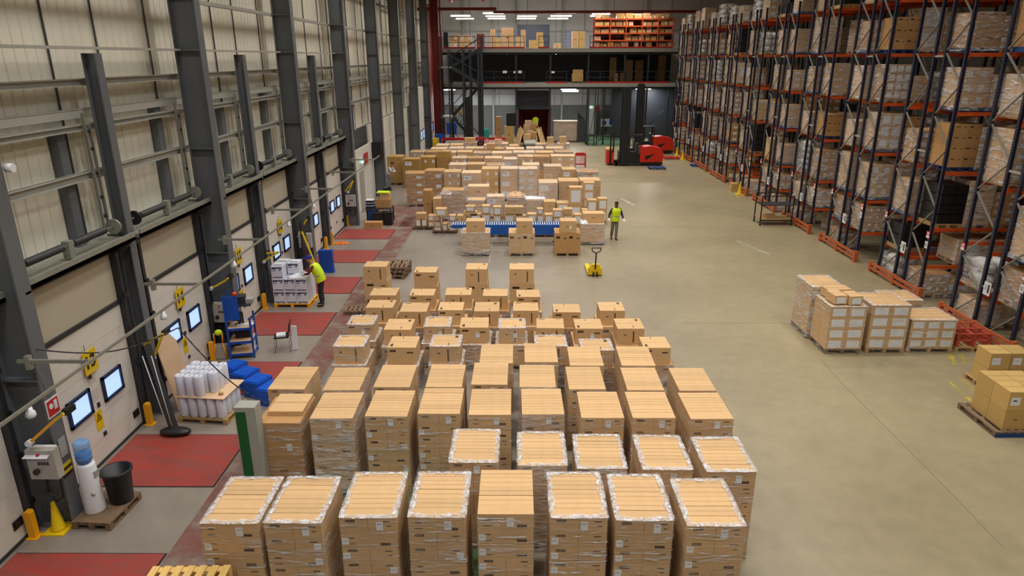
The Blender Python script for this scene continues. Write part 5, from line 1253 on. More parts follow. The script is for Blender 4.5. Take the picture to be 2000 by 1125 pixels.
# the worker at the white boxes, facing the wall and leaning forward
P = dict(pelvis=(0,0.05,0.95), waist=(0,0.02,1.10), chest=(0,-0.10,1.36), neck=(0,-0.19,1.51), head=(0,-0.27,1.60), brow=(0,-0.29,1.67), top=(0,-0.28,1.76), nose=(0,-0.375,1.585),
  sh_l=(0.19,-0.12,1.44), el_l=(0.22,-0.28,1.2), wr_l=(0.10,-0.46,1.14), pa_l=(0.07,-0.53,1.12), sh_r=(-0.19,-0.12,1.44), el_r=(-0.22,-0.32,1.22), wr_r=(-0.08,-0.50,1.2), pa_r=(-0.05,-0.57,1.19),
  hip_l=(0.09,0.05,0.92), kn_l=(0.10,0.02,0.50), an_l=(0.11,0.06,0.09), to_l=(0.12,-0.12,0.03), hip_r=(-0.09,0.05,0.92), kn_r=(-0.10,0.0,0.50), an_r=(-0.11,0.03,0.09), to_r=(-0.12,-0.15,0.03))
person('person in a blue cap and yellow vest bending over the white printed boxes', (-6.68, 21.82, 0), -PI/2, P, dict(skin=m_skin, sleeve=m_slv, vest=m_hivis, trousers=m_navy, hat=m_capb, glove=m_paper), True)
# the walking person by the conveyor
P2 = dict(pelvis=(0,0,0.95), waist=(0.01,0,1.10), chest=(0.03,-0.02,1.35), neck=(0.03,-0.03,1.50), head=(0.03,-0.05,1.59), brow=(0.03,-0.055,1.66), top=(0.03,-0.045,1.75), nose=(0.02,-0.155,1.585),
  sh_l=(0.21,-0.02,1.43), el_l=(0.31,-0.02,1.17), wr_l=(0.35,-0.16,0.98), pa_l=(0.36,-0.22,0.94), sh_r=(-0.16,-0.02,1.43), el_r=(-0.28,-0.02,1.18), wr_r=(-0.34,-0.17,1.02), pa_r=(-0.35,-0.23,0.99),
  hip_l=(0.09,0,0.92), kn_l=(0.07,-0.08,0.50), an_l=(0.06,-0.06,0.09), to_l=(0.07,-0.24,0.03), hip_r=(-0.09,0,0.92), kn_r=(-0.11,-0.02,0.50), an_r=(-0.10,0.14,0.10), to_r=(-0.13,-0.03,0.03))
m_skin2 = M('skin_brown', (120,78,56), 0.6)
person('person with dark hair in a yellow vest walking beside the blue conveyor', (4.47, 30.75, 0), 0.15, P2, dict(skin=m_skin2, sleeve=m_jack, vest=m_hivis, trousers=m_khaki, hat=m_hair, glove=m_paper), False)
x, y = G(760, 371)
P3 = dict(P)
person('person in a white shirt leaning on the tall load at the far left', (x+0.05, y, 0), PI/2-0.3, P3, dict(skin=m_skin, sleeve=m_shirt, trousers=m_gtr, hat=m_hair), False)

# ================================================================= trucks
m_truck = M('truck_red', (206,40,22), 0.35); m_mast = M('mast_black', (26,27,30), 0.45)
def reach_truck(x, y, label, mirror=1):
    t = thing('reach_truck', label, 'forklift', (x, y, 0), 0, 'red reach trucks')
    b = MB(); b.prism([(0.15,0.30),(1.85,0.30),(1.92,0.5),(1.9,1.05),(1.7,1.35),(0.9,1.5),(0.15,1.45)], 'y', 0, 1.15, 0); b.build('chassis', m_truck, t)
    b = MB(); b.box(0.1,1.9,0.03,1.12,0.1,0.30); b.build('base', m_black, t)
    b = MB(); b.prism([(0.5,0.75),(1.3,0.95),(0.6,0.45)], 'y', -0.012, 0.0); b.build('side_vent', m_black, t)
    b = MB(); b.box(-0.75,0.15,0.05,1.1,0.15,0.95); b.build('cab', m_black, t)
    b = MB(); b.box(-0.15,0.05,0.25,0.9,0.95,1.7); b.box(-0.6,-0.1,0.3,0.85,0.95,1.05); b.build('seat', m_dark, t)
    for (px, py) in ((-0.7,0.1),(-0.7,1.05),(0.2,0.1),(0.2,1.05)):
        b = MB(); b.box(px-0.04,px+0.04,py-0.04,py+0.04,0.9,2.3); b.build('guard_post', m_mast, t)
    b = MB()
    for i in range(7): b.box(-0.75,0.25,0.06+0.16*i,0.10+0.16*i,2.28,2.33)
    b.box(-0.76,-0.70,0.05,1.1,2.27,2.34); b.box(0.2,0.26,0.05,1.1,2.27,2.34); b.build('overhead_guard', m_mast, t)
    for yy in (0.08, 0.98):
        b = MB(); b.box(-1.32,-0.76,yy,yy+0.12,0.15,5.7); b.build('mast_channel', m_mast, t)
    for yy in (0.22, 0.86):
        b = MB(); b.box(-1.26,-0.82,yy,yy+0.10,0.2,5.85); b.build('inner_mast', m_mast, t)
    for z in (0.6, 2.3, 3.9, 5.6):
        b = MB(); b.box(-1.2,-0.84,0.1,1.08,z,z+0.14); b.build('cross_member', m_mast, t)
    for yy in (0.42, 0.62):
        b = MB(); b.cyl((-1.04,yy+0.05,0.3),(-1.04,yy+0.05,5.3),0.05); b.build('lift_cylinder', m_dark, t)
    for yy in (0.0, 0.98):
        b = MB(); b.box(-1.75,-0.7,yy,yy+0.17,0.08,0.3); b.build('support_leg', m_mast, t)
        b = MB(); b.cyl((-1.68,yy,0.15),(-1.68,yy+0.17,0.15),0.15,0,14); b.build('load_wheel', m_black, t)
    b = MB(); b.box(-1.48,-1.33,0.15,1.0,0.35,1.1); b.build('fork_carriage', m_mast, t)
    for yy in (0.3, 0.75):
        b = MB(); b.box(-1.75,-1.34,yy,yy+0.12,0.33,0.38); b.box(-1.4,-1.34,yy,yy+0.12,0.33,1.0); b.build('fork', m_mast, t)
    b = MB(); b.cyl((1.4,-0.02,0.17),(1.4,0.15,0.17),0.17,0,14); b.build('drive_wheel', m_black, t)
    return t
reach_truck(9.3, 53.2, 'red reach truck with a tall black mast, nearer of the two')
t = reach_truck(11.6, 60.2, 'red reach truck behind the nearer one, beside the racks')
b = MB()
t = thing('stacker', 'small red pallet stacker with black posts left of the reach truck', 'forklift', (7.5, 53.6, 0))
b = MB(); b.box(-0.6,0.0,0.1,0.9,0.15,1.15); b.build('body', m_truck, t)
b = MB(); b.box(-0.6,0.0,0.1,0.9,1.15,1.28); b.build('top_cover', m_woody, t)
for xx in (-0.3, -0.08):
    b = MB(); b.box(xx-0.06,xx+0.06,-0.02,0.1,0.05,2.65); b.build('mast_post', m_mast, t)
b = MB(); b.box(-0.45,-0.02,-0.05,0.9,0.03,0.15); b.build('base', m_black, t)
b = MB(); b.box(-0.2,-0.04,-0.16,-0.06,0.15,1.0); b.build('battery_cover', m_truck, t)
for (px, lab, mt, key) in (((1284, 331), 'blue pallet on the floor before the nearer reach truck', m_bluepal, 'b'), ((1313, 311), 'red pallet on the floor behind the reach truck', m_red, 'r')):
    x, y = G(*px); t = thing('pallet', lab, 'pallet', (x, y-0.2, 0), 0.0); put('pallet_deck', pallet_mesh(1.2, 1.0, mt, key), t)
x, y = G(1358, 325); t = thing('pallet', 'blue pallet sticking out between the far racks', 'pallet', (x+0.1, y-0.3, 0)); put('pallet_deck', pallet_mesh(0.8, 0.8, m_bluepal, 'b'), t)
x, y = G(1434, 374); loose_carton(x, y, 0, 0.42, 0.42, 0.5, 'plain', 'brown carton alone on the floor at a rack end', 'loose floor cartons', m_yelbox)
# picking trolley by the racks
t = thing('cage_trolley', 'black frame trolley with a wooden deck at the rack ends', 'trolley', (12.9, 33.45, 0))
b = MB(); b.box(-0.8,0.75,0,0.9,0.28,0.33); b.build('deck', m_wood, t)
for sx in (-0.8, 0.75):
    for sy in (0.0, 0.9):
        b = MB(); b.box(sx-0.025,sx+0.025,sy-0.025,sy+0.025,0.12,1.5); b.build('post', m_black, t)
        b = MB(); b.cyl((sx-0.03,sy,0.07),(sx+0.03,sy,0.07),0.07,0,12); b.build('caster', m_black, t)
for sy in (0.0, 0.9):
    b = MB(); b.box(-0.8,0.75,sy-0.02,sy+0.02,1.46,1.5); b.box(-0.8,0.75,sy-0.02,sy+0.02,0.22,0.28); b.build('frame_rail', m_black, t)
b = MB(); b.box(-0.8,0.75,0,0.9,1.0,1.03); b.build('shelf', m_dark, t)
loose_carton(12.7, 33.6, 0.332, 0.5, 0.5, 0.14, 'plain', 'flat carton on the black frame trolley', 'loose floor cartons', m_card2)
# red plastic barriers
def barrier(x, y, w, lab, rz=0):
    t = thing('barrier', lab, 'barrier', (x, y, 0), rz, 'red plastic barriers')
    b = MB(); b.tube([(-w/2,0,0.1),(-w/2,0,0.95),(-w/2+0.1,0,1.05),(w/2-0.1,0,1.05),(w/2,0,0.95),(w/2,0,0.1)],0.05,0,8); b.box(-w/2,w/2,-0.03,0.03,0.85,1.03); b.build('frame', m_red, t)
    for i in range(6):
        b = MB(); b.box(-w/2+w*(i+0.7)/6.4-0.02,-w/2+w*(i+0.7)/6.4+0.02,-0.02,0.02,0.2,0.9); b.build('bar', m_red, t)
    b = MB(); b.box(-w/2,w/2,-0.03,0.03,0.15,0.25); b.build('bottom_rail', m_red, t)
    for s_ in (-1, 1):
        b = MB(); b.box(s_*w/2-0.05,s_*w/2+0.05,-0.25,0.25,0,0.08); b.build('foot', m_red, t)
x, y = G(1133, 326); barrier(x, y, 0.8, 'red plastic barrier at the right end of the middle loads')
barrier(-5.6, 63.2, 2.6, 'red plastic barrier before the stair tower, left one'); barrier(-3.6, 63.6, 1.4, 'red plastic barrier before the stair tower, middle one'); barrier(-1.9, 63.4, 1.6, 'red plastic barrier before the stair tower, right one')
# ================================================================= mezzanine and the far end
m_deck = M('mezzanine_deck', (150,150,142), 0.6, var=0.06); m_dsteel = M('mezzanine_steel', (42,46,52), 0.5); m_redstl = M('red_oxide_steel', (120,34,26), 0.5, var=0.1)
m_tube = M('fluorescent_tube', (255,255,255), 0.4, emit=(255,252,244), estr=9.0); m_dpan = M('dark_panel', (66,68,74), 0.6, var=0.08); m_dnavy = M('roller_shutter_navy', (44,52,66), 0.5)
MY = 67.0; Z1, Z2 = 5.66, 8.76; XA, XB = -7.2, 16.0
for nm, z in (('lower', Z1), ('upper', Z2)):
    b = MB(); b.box(XA, XB, MY, YB-0.05, z-0.1, z, 0); b.box(XA, XB, MY-0.06, MY, z-0.32, z+0.02, 0); b.box(XA, XB, MY+0.1, MY+0.25, z-0.5, z-0.12, 1)
    for x in range(-6, 16, 3): b.box(x-0.06, x+0.06, MY+0.25, YB-0.1, z-0.42, z-0.1, 1)
    struct(f'floor_mezzanine_{nm}', b, [m_deck, m_dsteel])
b = MB(); b.box(XA, XB, YB-1.2, YB-1.15, Z1, Z2-0.15); 
for x in range(-7, 16, 2): b.box(x, x+0.05, YB-1.23, YB-1.2, Z1, Z2-0.15)
struct('wall_mezzanine_back', b, m_dpan)
for i, u in enumerate((884, 940, 1008, 1074, 1147, 1180, 1217, 1262)):
    x, _ = WY(u, 200, MY+0.3); t = thing('mezzanine_post', f'dark steel mezzanine post, {ORD[i]} from the left', 'post', (x, MY+0.3, 0), 0, 'mezzanine posts')
    b = MB(); b.box(-0.08,0.08,-0.08,0.08,0,Z2-0.45 if i not in (5,) else Z1-0.45); b.build('shaft', m_dsteel, t); b = MB(); b.box(-0.16,0.16,-0.16,0.16,0,0.02); b.build('base_plate', m_dsteel, t)
def railing(lab, xa, xb, y, z):
    t = thing('guard_rail', lab, 'guard rail', (xa, y, z), 0, 'mezzanine guard rails'); w = xb-xa
    n = max(1, int(round(w/1.35)))
    for i in range(n+1):
        b = MB(); b.box(w*i/n-0.025,w*i/n+0.025,-0.025,0.025,-0.3,1.1); b.build('rail_post', m_dsteel, t)
    for zz, hh, mt, nm in ((1.08,0.05,m_dsteel,'top_rail'),(0.55,0.05,m_dsteel,'mid_rail'),(0.08,0.16,m_red,'toe_board')):
        b = MB(); b.box(0,w,-0.02,0.02,zz-hh/2,zz+hh/2); b.build(nm, mt, t)
spans_px = {'upper': [(866,928),(932,1024),(1052,1072),(1152,1312)], 'lower': [(934,1024),(1068,1108),(1147,1312)]}
for nm, z in (('upper', Z2), ('lower', Z1)):
    for i, (u0, u1) in enumerate(spans_px[nm]):
        railing(f'{nm} mezzanine guard rail with red toe board, {ORD[i]} from the left', WY(u0, 95, MY)[0], WY(u1, 95, MY)[0], MY+0.05, z)
# portal steel at the back
for i, (x0, x1, y) in enumerate(((-7.75, -7.15, 65.6), (-7.06, -6.98, 66.3))):
    b = MB(); b.box(x0, x1, y, y+0.06, 0, 13.9); b.box(x0-0.02, x0+0.03, y-0.14, y+0.2, 0, 13.9); b.box(x1-0.03, x1+0.02, y-0.14, y+0.2, 0, 13.9)
    tag(b.build('red_column', m_redstl, None, (0,0,0)), ['wide red steel column left of the stair tower','narrow red steel column left of the stair tower'][i], 'column', 'red columns')
for i in range(4):
    b = MB(); x = -8.05+0.09*i; b.cyl((x,65.4,0),(x,65.4,12.5),0.028,0,8); tag(b.build('red_pipe', m_red, None), f'thin red pipe beside the wide red column, {ORD[i]} from the left', 'pipe', 'red pipes')
b = MB(); b.box(-2.2, 22, 66.2, 66.4, 11.75, 11.98); tag(b.build('roof_beam', m_redstl), 'long red roof beam above the upper mezzanine', 'beam', kind='structure')
b = MB(); b.box(-9, -1.9, 65.9, 66.2, 12.0, 12.25); tag(b.build('roof_beam', m_redstl), 'red roof beam above the stair tower', 'beam', kind='structure')
b = MB()
for i in range(9):
    y = 50+2*i; b.box(-9, -2.5, y, y+0.12, 13.0, 13.25)
b.box(-6.2,-6.0,44,68,12.75,13.0); b.box(-3.2,-3.0,44,68,12.75,13.0); tag(b.build('roof_purlins', m_redstl), 'dark red roof purlins', 'beam', kind='structure')
for u in (905, 962, 1008, 1100, 1180, 1262):
    x, _ = WY(u, 60, YB-0.2); b = MB(); b.box(x-0.1,x+0.1,YB-0.3,YB-0.04,0,13.9); tag(b.build('trim_wall_post', m_greyl), 'pale steel post on the back wall', 'post', kind='structure')
b = MB(); b.box(-9,22,YB-0.2,YB-0.08,10.55,10.68); b.box(-9,22,YB-0.2,YB-0.08,4.2,4.32); tag(b.build('trim_wall_rail', m_greyl), 'horizontal rails on the back wall', 'rail', kind='structure')
# fluorescent fittings
fit = []
def tubef(u0, u1, v, y, lab):
    x0, z = WY(u0, v, y); x1, _ = WY(u1, v, y)
    t = thing('strip_light', lab, 'strip light', ((x0+x1)/2, y, z), 0, 'lit strip lights'); w = x1-x0
    b = MB(); b.box(-w/2,w/2,-0.1,0.1,0.03,0.1); b.build('housing', m_white, t)
    b = MB(); b.cyl((-w/2+0.03,0,0),(w/2-0.03,0,0),0.055,0,8); b.build('tube', m_tube, t)
tl = [(880,919,31,69.5),(890,926,36.5,72),(943,984,26,69),(948,987,31.5,71),(952,988,36,73.5),(1010,1050,25,69),(1010,1049,31.5,71),(1009,1047,36,73.5),(1083,1125,25,69),(1075,1117,31,71),(1070,1110,36,73.5),(1164,1198,23,69),(1156,1192,27,71),(1152,1180,31,73),(1233,1267,28.5,70)]
for i, s in enumerate(tl): tubef(*s, f'lit strip light over the upper mezzanine, {ORD[i] if i < 14 else "fifteenth"} from the left')
for i, s in enumerate([(860,890,175,69),(952,982,171.5,69.5),(1090,1121,170,68.5),(1095,1126,174.5,70),(1098,1130,178,71.5),(1241,1272,173.5,69.5)]): tubef(*s, f'lit strip light under the lower mezzanine, {ORD[i]} from the left')
for i, (u, v) in enumerate(((903,105),(990,104),(1086,104),(1187,102))):
    x, z = WY(u, v, 68.5); b = MB(); b.sphere((0,0,0),0.11,0,10); tag(b.build('small_lamp', m_tube, None, (x,68.5,z)), f'small round lamp under the upper mezzanine, {ORD[i]} from the left', 'lamp', 'small lamps')
# things on the upper deck
def deckbox(u0, u1, v0, v1, y, z, lab, body=None, d=0.8, grp='cartons on the upper mezzanine', style='plain'):
    x0, za = WY(u0, v0, y); x1, zb = WY(u1, v1, y); zb = z if abs(zb-z) < 0.5 else zb
    return loose_carton((x0+x1)/2, y, zb+0.003, x1-x0-0.02, d, za-zb-0.006, style, lab, grp, body or m_card)
y = 68.2
for i, s in enumerate([(878,895,69,81,m_card2),(896,906,69,81,m_card3),(907,921,69,81,m_card),(879,894,81,92,m_card3),(895,921,81,92,m_card)]):
    deckbox(*s[:4], y, Z2, f'carton on the upper mezzanine, far left group, {["upper left","upper middle","upper right","lower left","lower right"][i]}', s[4], style='mid')
for i, s in enumerate([(957,967,57,92,m_card),(968,977,75,92,m_yelbox),(979,1003,54,92,m_card),(1007,1016,70,92,m_card),(1017,1027,58,92,m_card),(1028,1031.5,58,70,m_card),(1033,1062,78,92,m_yelbox),(1048,1061,63,77.8,m_yelbox),(1118,1130,61,92,m_card),(1131,1142,61,92,m_yelbox),(1082,1088,84,92,m_card),(1089,1096,84,92,m_card3)]):
    if i == 5: continue
    deckbox(*s[:4], y+0.3, Z2, f'tall carton stack on the upper mezzanine, {ORD[i]} of the middle group', s[4])
def slab(name, u0, u1, v0, v1, y, mt, lab, cat, d=0.1, kind=None):
    x0, za = WY(u0, v0, y); x1, zb = WY(u1, v1, y); b = MB(); b.box(x0,x1,y,y+d,zb,za); return tag(b.build(name, mt), lab, cat, kind=kind)
slab('dark_screen', 1010, 1073, 48, 92, 72.5, m_dnavy, 'dark blue grey screen standing on the upper mezzanine', 'screen')
slab('black_cabinet', 866, 875, 63, 92, 68.6, m_black, 'black cabinet at the left end of the upper mezzanine', 'cabinet', 0.5)
slab('wrapped_chair', 931, 946, 66, 92, 68.6, m_slv, 'maroon covered stack on the upper mezzanine beside the gate', 'stack', 0.5)
t = thing('step_ladder', 'blue step ladder on the upper mezzanine', 'ladder', (WY(1109, 92, 68)[0], 68, Z2))
for sx in (-0.2, 0.2):
    b = MB(); b.bar((sx,0,0),(sx,0.5,1.6),0.05,0.05); b.build('side_rail', m_blue, t)
for i in range(5):
    b = MB(); b.box(-0.2,0.2,0.06+0.1*i,0.14+0.1*i,0.25+0.3*i,0.28+0.3*i); b.build('step', m_blue, t)
# orange shelving with boxes
xs0, zs0 = WY(1160, 92, 68.6); xs1, zs1 = WY(1318, 32, 68.6)
t = thing('shelving', 'long orange shelving full of boxes on the upper mezzanine', 'shelving', (xs0, 68.6, Z2)); wS = xs1-xs0; hS = 2.75
for i in range(6):
    for yy in (0.0, 0.9):
        b = MB(); b.box(wS*i/5-0.04,wS*i/5+0.04,yy-0.04,yy+0.04,0,hS); b.build('upright', m_orange if i else m_redstl, t)
for j in range(5):
    z = 0.12+0.63*j
    b = MB(); b.box(0,wS,-0.03,0.93,z-0.03,z,0); b.box(0,wS,-0.05,-0.02,z-0.1,z+0.02,0); b.build('shelf', m_orange, t)
b = MB(); b.box(0,wS,0.96,1.0,0,hS); b.build('back_sheet', M('red_brown_board', (88,40,28), 0.7), t)
rs = random.Random(3)
for j in range(5):
    x = 0.06; n = 0; z = Z2+0.122+0.63*j
    while x < wS-0.5 and n < 14:
        w = rs.uniform(0.4, 0.8)
        if rs.random() < 0.9:
            if not any(abs((x+w/2)-wS*i/5) < w/2+0.05 and False for i in range(6)):
                loose_carton(xs0+x+w/2, 68.66, z, w*0.9, 0.7, rs.uniform(0.34, 0.5), rs.choice(['plain','mid','plain']), f'box on the orange shelving, {["lowest","second","third","fourth","top"][j]} shelf, {ORD[n]} from the left', 'boxes on the orange shelving', rs.choice([m_card, m_card2, m_card2, m_card3, m_yelbox]))
            n += 1
        x += w+0.03
# lower deck
deckbox(1118, 1139, 144, 160, 68.0, Z1+0.15, 'lower carton of the load on the lower mezzanine', m_yelbox, grp='cartons on the lower mezzanine'); deckbox(1120, 1139, 136, 144, 68.0, 99, 'upper carton of the load on the lower mezzanine', m_card, grp='cartons on the lower mezzanine')
xp, _ = WY(1128, 160, 67.95); t = thing('pallet', 'pallet under the cartons on the lower mezzanine', 'pallet', (xp, 67.9, Z1)); put('pallet_deck', pallet_mesh(1.0, 0.9, m_woodd, 'g'), t)
for i, (u0, u1, v0, v1, y) in enumerate(((1199,1207,143,150,72),(1212,1220,142,150,73),(1224,1236,117,135,73.5),(1242,1256,118,140,73.5),(1288,1300,108,130,73.5),(1192,1204,112,128,73.5))):
    x0, za = WY(u0, v0, y); x1, zb = WY(u1, v1, y)
    loose_carton((x0+x1)/2, y, Z1+0.003, x1-x0, 0.6, max(0.4, za-Z1), 'plain', f'dim brown carton stack at the back of the lower mezzanine, {["fifth","sixth","second","third","fourth","first"][i]} one', 'dim cartons on the lower mezzanine', m_card2)
for i, (u0, u1, v0, v1) in enumerate(((982,990,138,143),(1003,1007,139,143),(1012,1019,138,143),(1077,1083,139,143))):
    slab('white_notice', u0, u1, v0, v1, MY-0.02, m_paper, f'white notice on the lower mezzanine rail, {ORD[i]} from the left', 'notice', 0.015)
# ---------------- below the mezzanine
slab('roller_shutter', 1009, 1072, 177, 213, 68.2, m_dnavy, 'dark navy shutter panel above the sorting tunnel', 'shutter', 0.3)
x0, z0 = WY(1012, 262, 69); x1, z1_ = WY(1077, 213, 69)
t = thing('sorting_tunnel', 'dark tunnel with red side curtains under the navy shutter', 'tunnel', ((x0+x1)/2, 69, 0)); w = x1-x0
m_redcur = M('red_curtain', (132,22,20), 0.7)
for sx in (-1, 1):
    b = MB(); b.box(sx*w/2-0.1*sx-0.06, sx*w/2-0.1*sx+0.06,0,3.0,0,3.2); b.build('side_wall', m_black, t)
    b = MB(); b.box(sx*(w/2-0.3)-0.03,sx*(w/2-0.3)+0.03,0.1,2.9,0,2.9); b.build('curtain', m_redcur, t)
b = MB(); b.box(-w/2,w/2,0,3,3.1,3.25); b.build('roof', m_black, t); b = MB(); b.box(-w/2,w/2,2.9,3.0,0,3.2); b.build('back', m_redcur, t)
x, y = G(1033, 284); xc, _ = WY(1036, 270, 64)
t = thing('chute', 'grey sloping chute below the sorting tunnel', 'chute', (xc, 63.4, 0))
b = MB(); b.prism([(0,0.55),(6.5,1.5),(6.5,1.4),(0,0.45)], 'x', -0.6, 0.6); b.build('slide', m_greyl, t)
for sx in (-0.6, 0.6):
    b = MB(); b.prism([(0,0.5),(6.5,1.4),(6.5,1.85),(0,0.85)], 'x', sx-0.03, sx+0.03); b.build('side_board', m_wood, t)
    for yy in (0.4, 3.0, 6.0):
        b = MB(); b.box(sx-0.05,sx+0.05,yy-0.05,yy+0.05,0,0.5+yy*0.14); b.build('leg', m_dsteel, t)
for i, (dx, dy, dz, w, h) in enumerate(((-0.25,1.2,0.75,0.55,0.5),(0.3,1.4,0.78,0.5,0.6),(0.0,2.2,0.9,0.6,0.55),(-0.3,2.9,1.0,0.5,0.9),(0.32,3.0,1.02,0.5,1.0),(-0.1,3.8,1.15,0.6,1.1),(0.3,4.2,1.2,0.45,0.9))):
    loose_carton(xc+dx, 63.4+dy, dz, w, 0.5, h, 'plain', f'carton heaped on the grey chute, {ORD[i]} from its lower end', 'cartons on the chute', [m_card, m_card2, m_card3][i % 3], rs.uniform(-0.3, 0.3))
for i in range(8):
    s_ = -1 if i < 4 else 1; b = MB(); b.bar((0,0,0),(s_*-0.5,1.2,1.6+0.1*(i % 3)),0.14,0.03); tag(b.build('board', m_wood, None, (xc+s_*(1.15+0.12*(i % 4)),64.0+0.5*(i % 4),0.0)), f'board leaning at the {"left" if s_ < 0 else "right"} side of the chute, {ORD[i % 4]} one', 'board', 'boards at the chute')
b = MB(); b.prism([(-0.22,0),(0.22,0),(0.3,0.7),(0.1,0.85),(-0.1,0.85),(-0.3,0.7)],'y',0,0.12); x, z = WY(1046, 238, 68.6); tag(b.build('hi_vis_vest', m_hivis, None, (x, 68.6, z-0.4)), 'yellow hi-vis vest hanging in the sorting tunnel', 'vest')
x0, _ = WY(1081, 265, 69); x1, _ = WY(1131, 265, 69)
grid_load('bale_load', 'wide pale wrapped bale of flattened cartons right of the tunnel', 'pallet load', 'loads below the mezzanine', (x0+x1)/2, 69.3, x1-x0, 1.2, 2.0, 2, 1, 6, 'plain', m_card3, m_filmd, True, True, None, 0)
x0, z = WY(1127, 266, 69); b = MB(); b.prism([(0,0),(0.9,0),(0.9,2.0),(0.0,2.9)],'y',0,0.08); tag(b.build('dark_board', m_dpan, None, (x0, 69.0, 0)), 'dark board leaning right of the wrapped bale', 'board')
slab('information_board', 1174, 1194, 232, 247, 70.5, m_paper, 'white and blue information board below the mezzanine', 'sign', 0.05)
x0, za = WY(1176, 236, 70.45); x1, zb = WY(1184, 244, 70.45); b = MB(); b.box(x0,x1,70.47,70.49,zb,za); b.box(x1+0.3,x1+0.6,70.47,70.49,zb,za+0.2); tag(b.build('board_print', m_blue), 'blue print on the information board', 'print')
slab('exit_sign', 1150, 1158, 207, 212, 70.5, bpy.data.materials['exit_sign_lit'], 'lit green exit sign below the mezzanine', 'sign', 0.05)
slab('fire_sign', 1162, 1170, 208, 217, 70.5, m_red, 'red fire sign below the mezzanine', 'sign', 0.03)
slab('grey_cabinet', 1148, 1162, 205, 262, 74.5, m_greyl, 'tall grey doors at the back below the mezzanine', 'doors', 0.3)
# cage fence around the right lower bay
for i, (u0, u1, y) in enumerate(((1148, 1160, 66.0), (1165, 1225, 66.5), (1228, 1300, 67.0))):
    x0, _ = WY(u0, 270, y); x1, _ = WY(u1, 270, y); t = thing('cage_fence', f'dark steel frame fence below the mezzanine, {ORD[i]} from the left', 'fence', (x0, y, 0), 0, 'steel frame fences'); w = x1-x0
    for xx in (0, w):
        b = MB(); b.box(xx-0.05,xx+0.05,-0.05,0.05,0,5.3); b.build('post', m_dsteel, t)
    b = MB(); b.bar((0,0,0.1),(w*0.9,0,3.2),0.05,0.05); b.build('brace', m_dsteel, t); b = MB(); b.box(0,w,-0.03,0.03,0.5,0.56); b.build('rail', m_dsteel, t)
for i, (u, v0, v1, y, mt, lab) in enumerate(((983,228,262,67.5,m_card2,'tall brown carton stack left of the tunnel'),(992,232,262,67.2,m_yelbox,'yellow brown carton stack left of the tunnel'),(996,222,232,67.3,m_black,'black crates on the yellow brown stack'))):
    x, za = WY(u, v0, y); _, zb = WY(u, v1, y)
    if i == 2: b = MB(); b.box(-0.35,0.6,0,0.55,0,za-1.7); tag(b.build('black_crate', m_black, None, (x, y, 1.75)), lab, 'crate')
    else: loose_carton(x-(0.45 if i == 0 else -0.1), y, 0, 0.55 if i == 0 else 0.9, 0.6, za if i == 0 else 1.74, 'plain', lab, 'cartons left of the tunnel', mt)
b = MB(); b.box(-0.35,0.35,0,0.6,0,1.0); x, y = G(950, 268); tag(b.build('teal_bin', M('teal_plastic', (10,120,110), 0.5), None, (x, y-2, 0)), 'teal bin below the mezzanine stairs', 'bin')
slab('blue_rack_board', 872, 892, 240, 262, 70.5, m_blue, 'blue boards stacked behind the stair tower', 'board', 0.3)
b = MB(); b.box(9.6, 16, 72.4, 72.5, 0, 5.2); struct('wall_partition', b, m_dsteel)
slab('yellow_sign', 893, 901, 212, 224, 70.4, m_yellow, 'yellow warning sign behind the stair tower', 'sign', 0.03)
# ---------------- stair tower
xa, _ = WY(864, 260, 64.5); xb, _ = WY(942, 260, 64.5)
t = thing('stair_tower', 'dark steel stair tower left of the mezzanine', 'stairs', (xa, 64.6, 0)); w = xb-xa
for xx in (0.0, 0.75, w*0.55, w*0.72, w-0.3, w):
    for yy in (0.0, 1.9):
        b = MB(); b.box(xx-0.06,xx+0.06,yy-0.06,yy+0.06,0,Z2+(1.0 if xx in (0.0, w) else -0.1)); b.build('post', m_dsteel, t)
fl_ = [(w-0.1, 0.0, w*0.25, 2.85, 0.0), (w*0.25, 2.85, w-0.1, Z1, 1.0), (w-0.1, Z1, w*0.25, 7.2, 0.0), (w*0.25, 7.2, w-0.1, Z2, 1.0)]
for (sx, sz, ex, ez, yy) in fl_:
    for y2 in (yy, yy+0.9):
        b = MB(); b.bar((sx,y2,sz),(ex,y2,ez),0.06,0.26); b.build('stringer', m_dsteel, t)
        b = MB(); b.bar((sx,y2,sz+0.95),(ex,y2,ez+0.95),0.05,0.05); b.build('handrail', m_dsteel, t)
    n = int(abs(ez-sz)/0.2)
    for i in range(n):
        q = (i+0.5)/n; x = sx+(ex-sx)*q; z = sz+(ez-sz)*q; b = MB(); b.box(x-0.13,x+0.13,yy+0.03,yy+0.87,z-0.02,z+0.02); b.build('tread', m_galv, t)
for z in (2.85, 7.2):
    b = MB(); b.box(-0.1,w*0.28,-0.05,1.95,z-0.12,z); b.build('landing', m_galv, t)
    b = MB(); b.box(-0.1,w*0.28,-0.03,0.02,z+1.0,z+1.05); b.build('landing_rail', m_dsteel, t)
for (p0, p1) in (((0,0,0.3),(w*0.55,0,2.7)),((w*0.55,0,0.3),(0,0,2.7)),((0,0,3.0),(w*0.4,0,5.4))):
    b = MB(); b.bar(p0,p1,0.05,0.05); b.build('cross_brace', m_dsteel, t)
slab('dark_pillar', 907, 919, 190, 268, 63.95, m_black, 'black round edged pillar before the stair tower', 'pillar', 0.4)
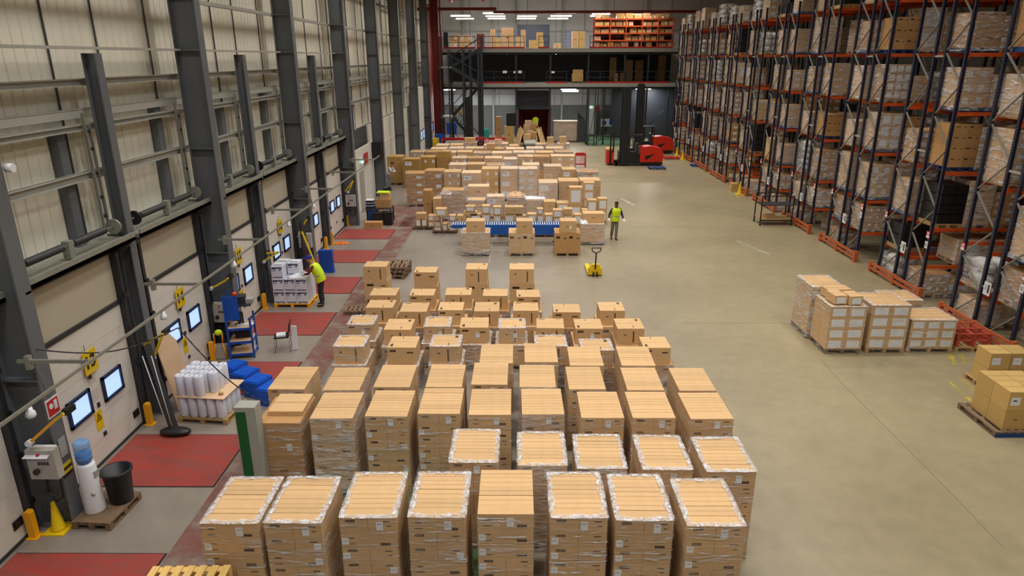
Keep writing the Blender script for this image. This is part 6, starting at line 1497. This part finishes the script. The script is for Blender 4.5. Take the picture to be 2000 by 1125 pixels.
# crowded bench of goods by the far dock door
PR = [(-7.1, 63.2), (-7.3, 61.6), (-5.6, 61.9)]
for i, (u, v, mt, sx, sz, lab) in enumerate(((822,288,m_blue,0.8,1.4,'blue and white rack of parcels near the far dock door'),(812,289,m_yellow,0.5,1.2,'yellow cabinet near the far dock door'),(838,284,m_greyl,1.4,0.9,'grey heap table beside the blue parcel rack'))):
    x, y = G(u, v); b = MB(); b.box(-sx/2,sx/2,0,0.6,0,sz*0.2); b.box(-sx/2,sx/2,0.05,0.55,sz*0.25,sz*0.6); b.box(-sx/2+0.05,sx/2-0.1,0.0,0.5,sz*0.62,sz); b.box(-sx/2,-sx/2+0.04,0,0.6,0,sz); b.box(sx/2-0.04,sx/2,0,0.6,0,sz)
    tag(b.build('parcel_rack', mt, None, (PR[i][0], PR[i][1], 0)), lab, 'rack', 'racks near the far dock door')
LAMP_W, EXPO = 134.0, 0.0
# ================================================================= light
def area(name, loc, sx, sy, power, col=(1.0,0.975,0.935), rot=(0,0,0), spread=2.35):
    l = bpy.data.lights.new(name, 'AREA'); l.shape = 'RECTANGLE'; l.size = sx; l.size_y = sy; l.energy = power; l.color = col; l.spread = spread
    o = bpy.data.objects.new(name, l); C.objects.link(o); o.location = loc; o.rotation_euler = rot
    return o
for iy in range(12):
    y = 1.5 + 6.0*iy
    for x in (-5.8, -1.6, 2.6, 6.8, 11.0):
        area('high_bay_lamp', (x, y, 13.4), 1.6, 0.5, LAMP_W)
for x in (-5.2, -1.8, 1.5, 5.0, 9.5, 13.0):
    area('mezzanine_lamp', (x, 69.8, 11.6), 1.6, 1.6, 140, (1,0.98,0.95), spread=3.1)
for x in (-6.0, -2.2, 5.2, 13.2):
    area('mezzanine_lamp', (x, 71.0, 5.0), 1.6, 1.2, 300, (0.97,0.98,1.0), spread=3.1)
for x in (-4.0, 3.0, 10.0):
    area('mezzanine_lamp', (x, 68.5, 8.0), 0.5, 0.5, 28, (1,0.95,0.9), spread=3.1)
w = bpy.data.worlds.new('world'); scene.world = w; w.use_nodes = True
w.node_tree.nodes['Background'].inputs[0].default_value = (0.5,0.52,0.55,1); w.node_tree.nodes['Background'].inputs[1].default_value = 0.3
scene.view_settings.view_transform = 'Standard'; scene.view_settings.look = 'None'; scene.view_settings.gamma = 1.0
scene.view_settings.use_curve_mapping = False
scene.view_settings.exposure = EXPO
scene.cycles.max_bounces = 5; scene.cycles.diffuse_bounces = 3; scene.cycles.glossy_bounces = 2; scene.cycles.transparent_max_bounces = 8
scene.cycles.transmission_bounces = 2; scene.cycles.caustics_reflective = False; scene.cycles.caustics_refractive = False
scene.cycles.sample_clamp_indirect = 4.0
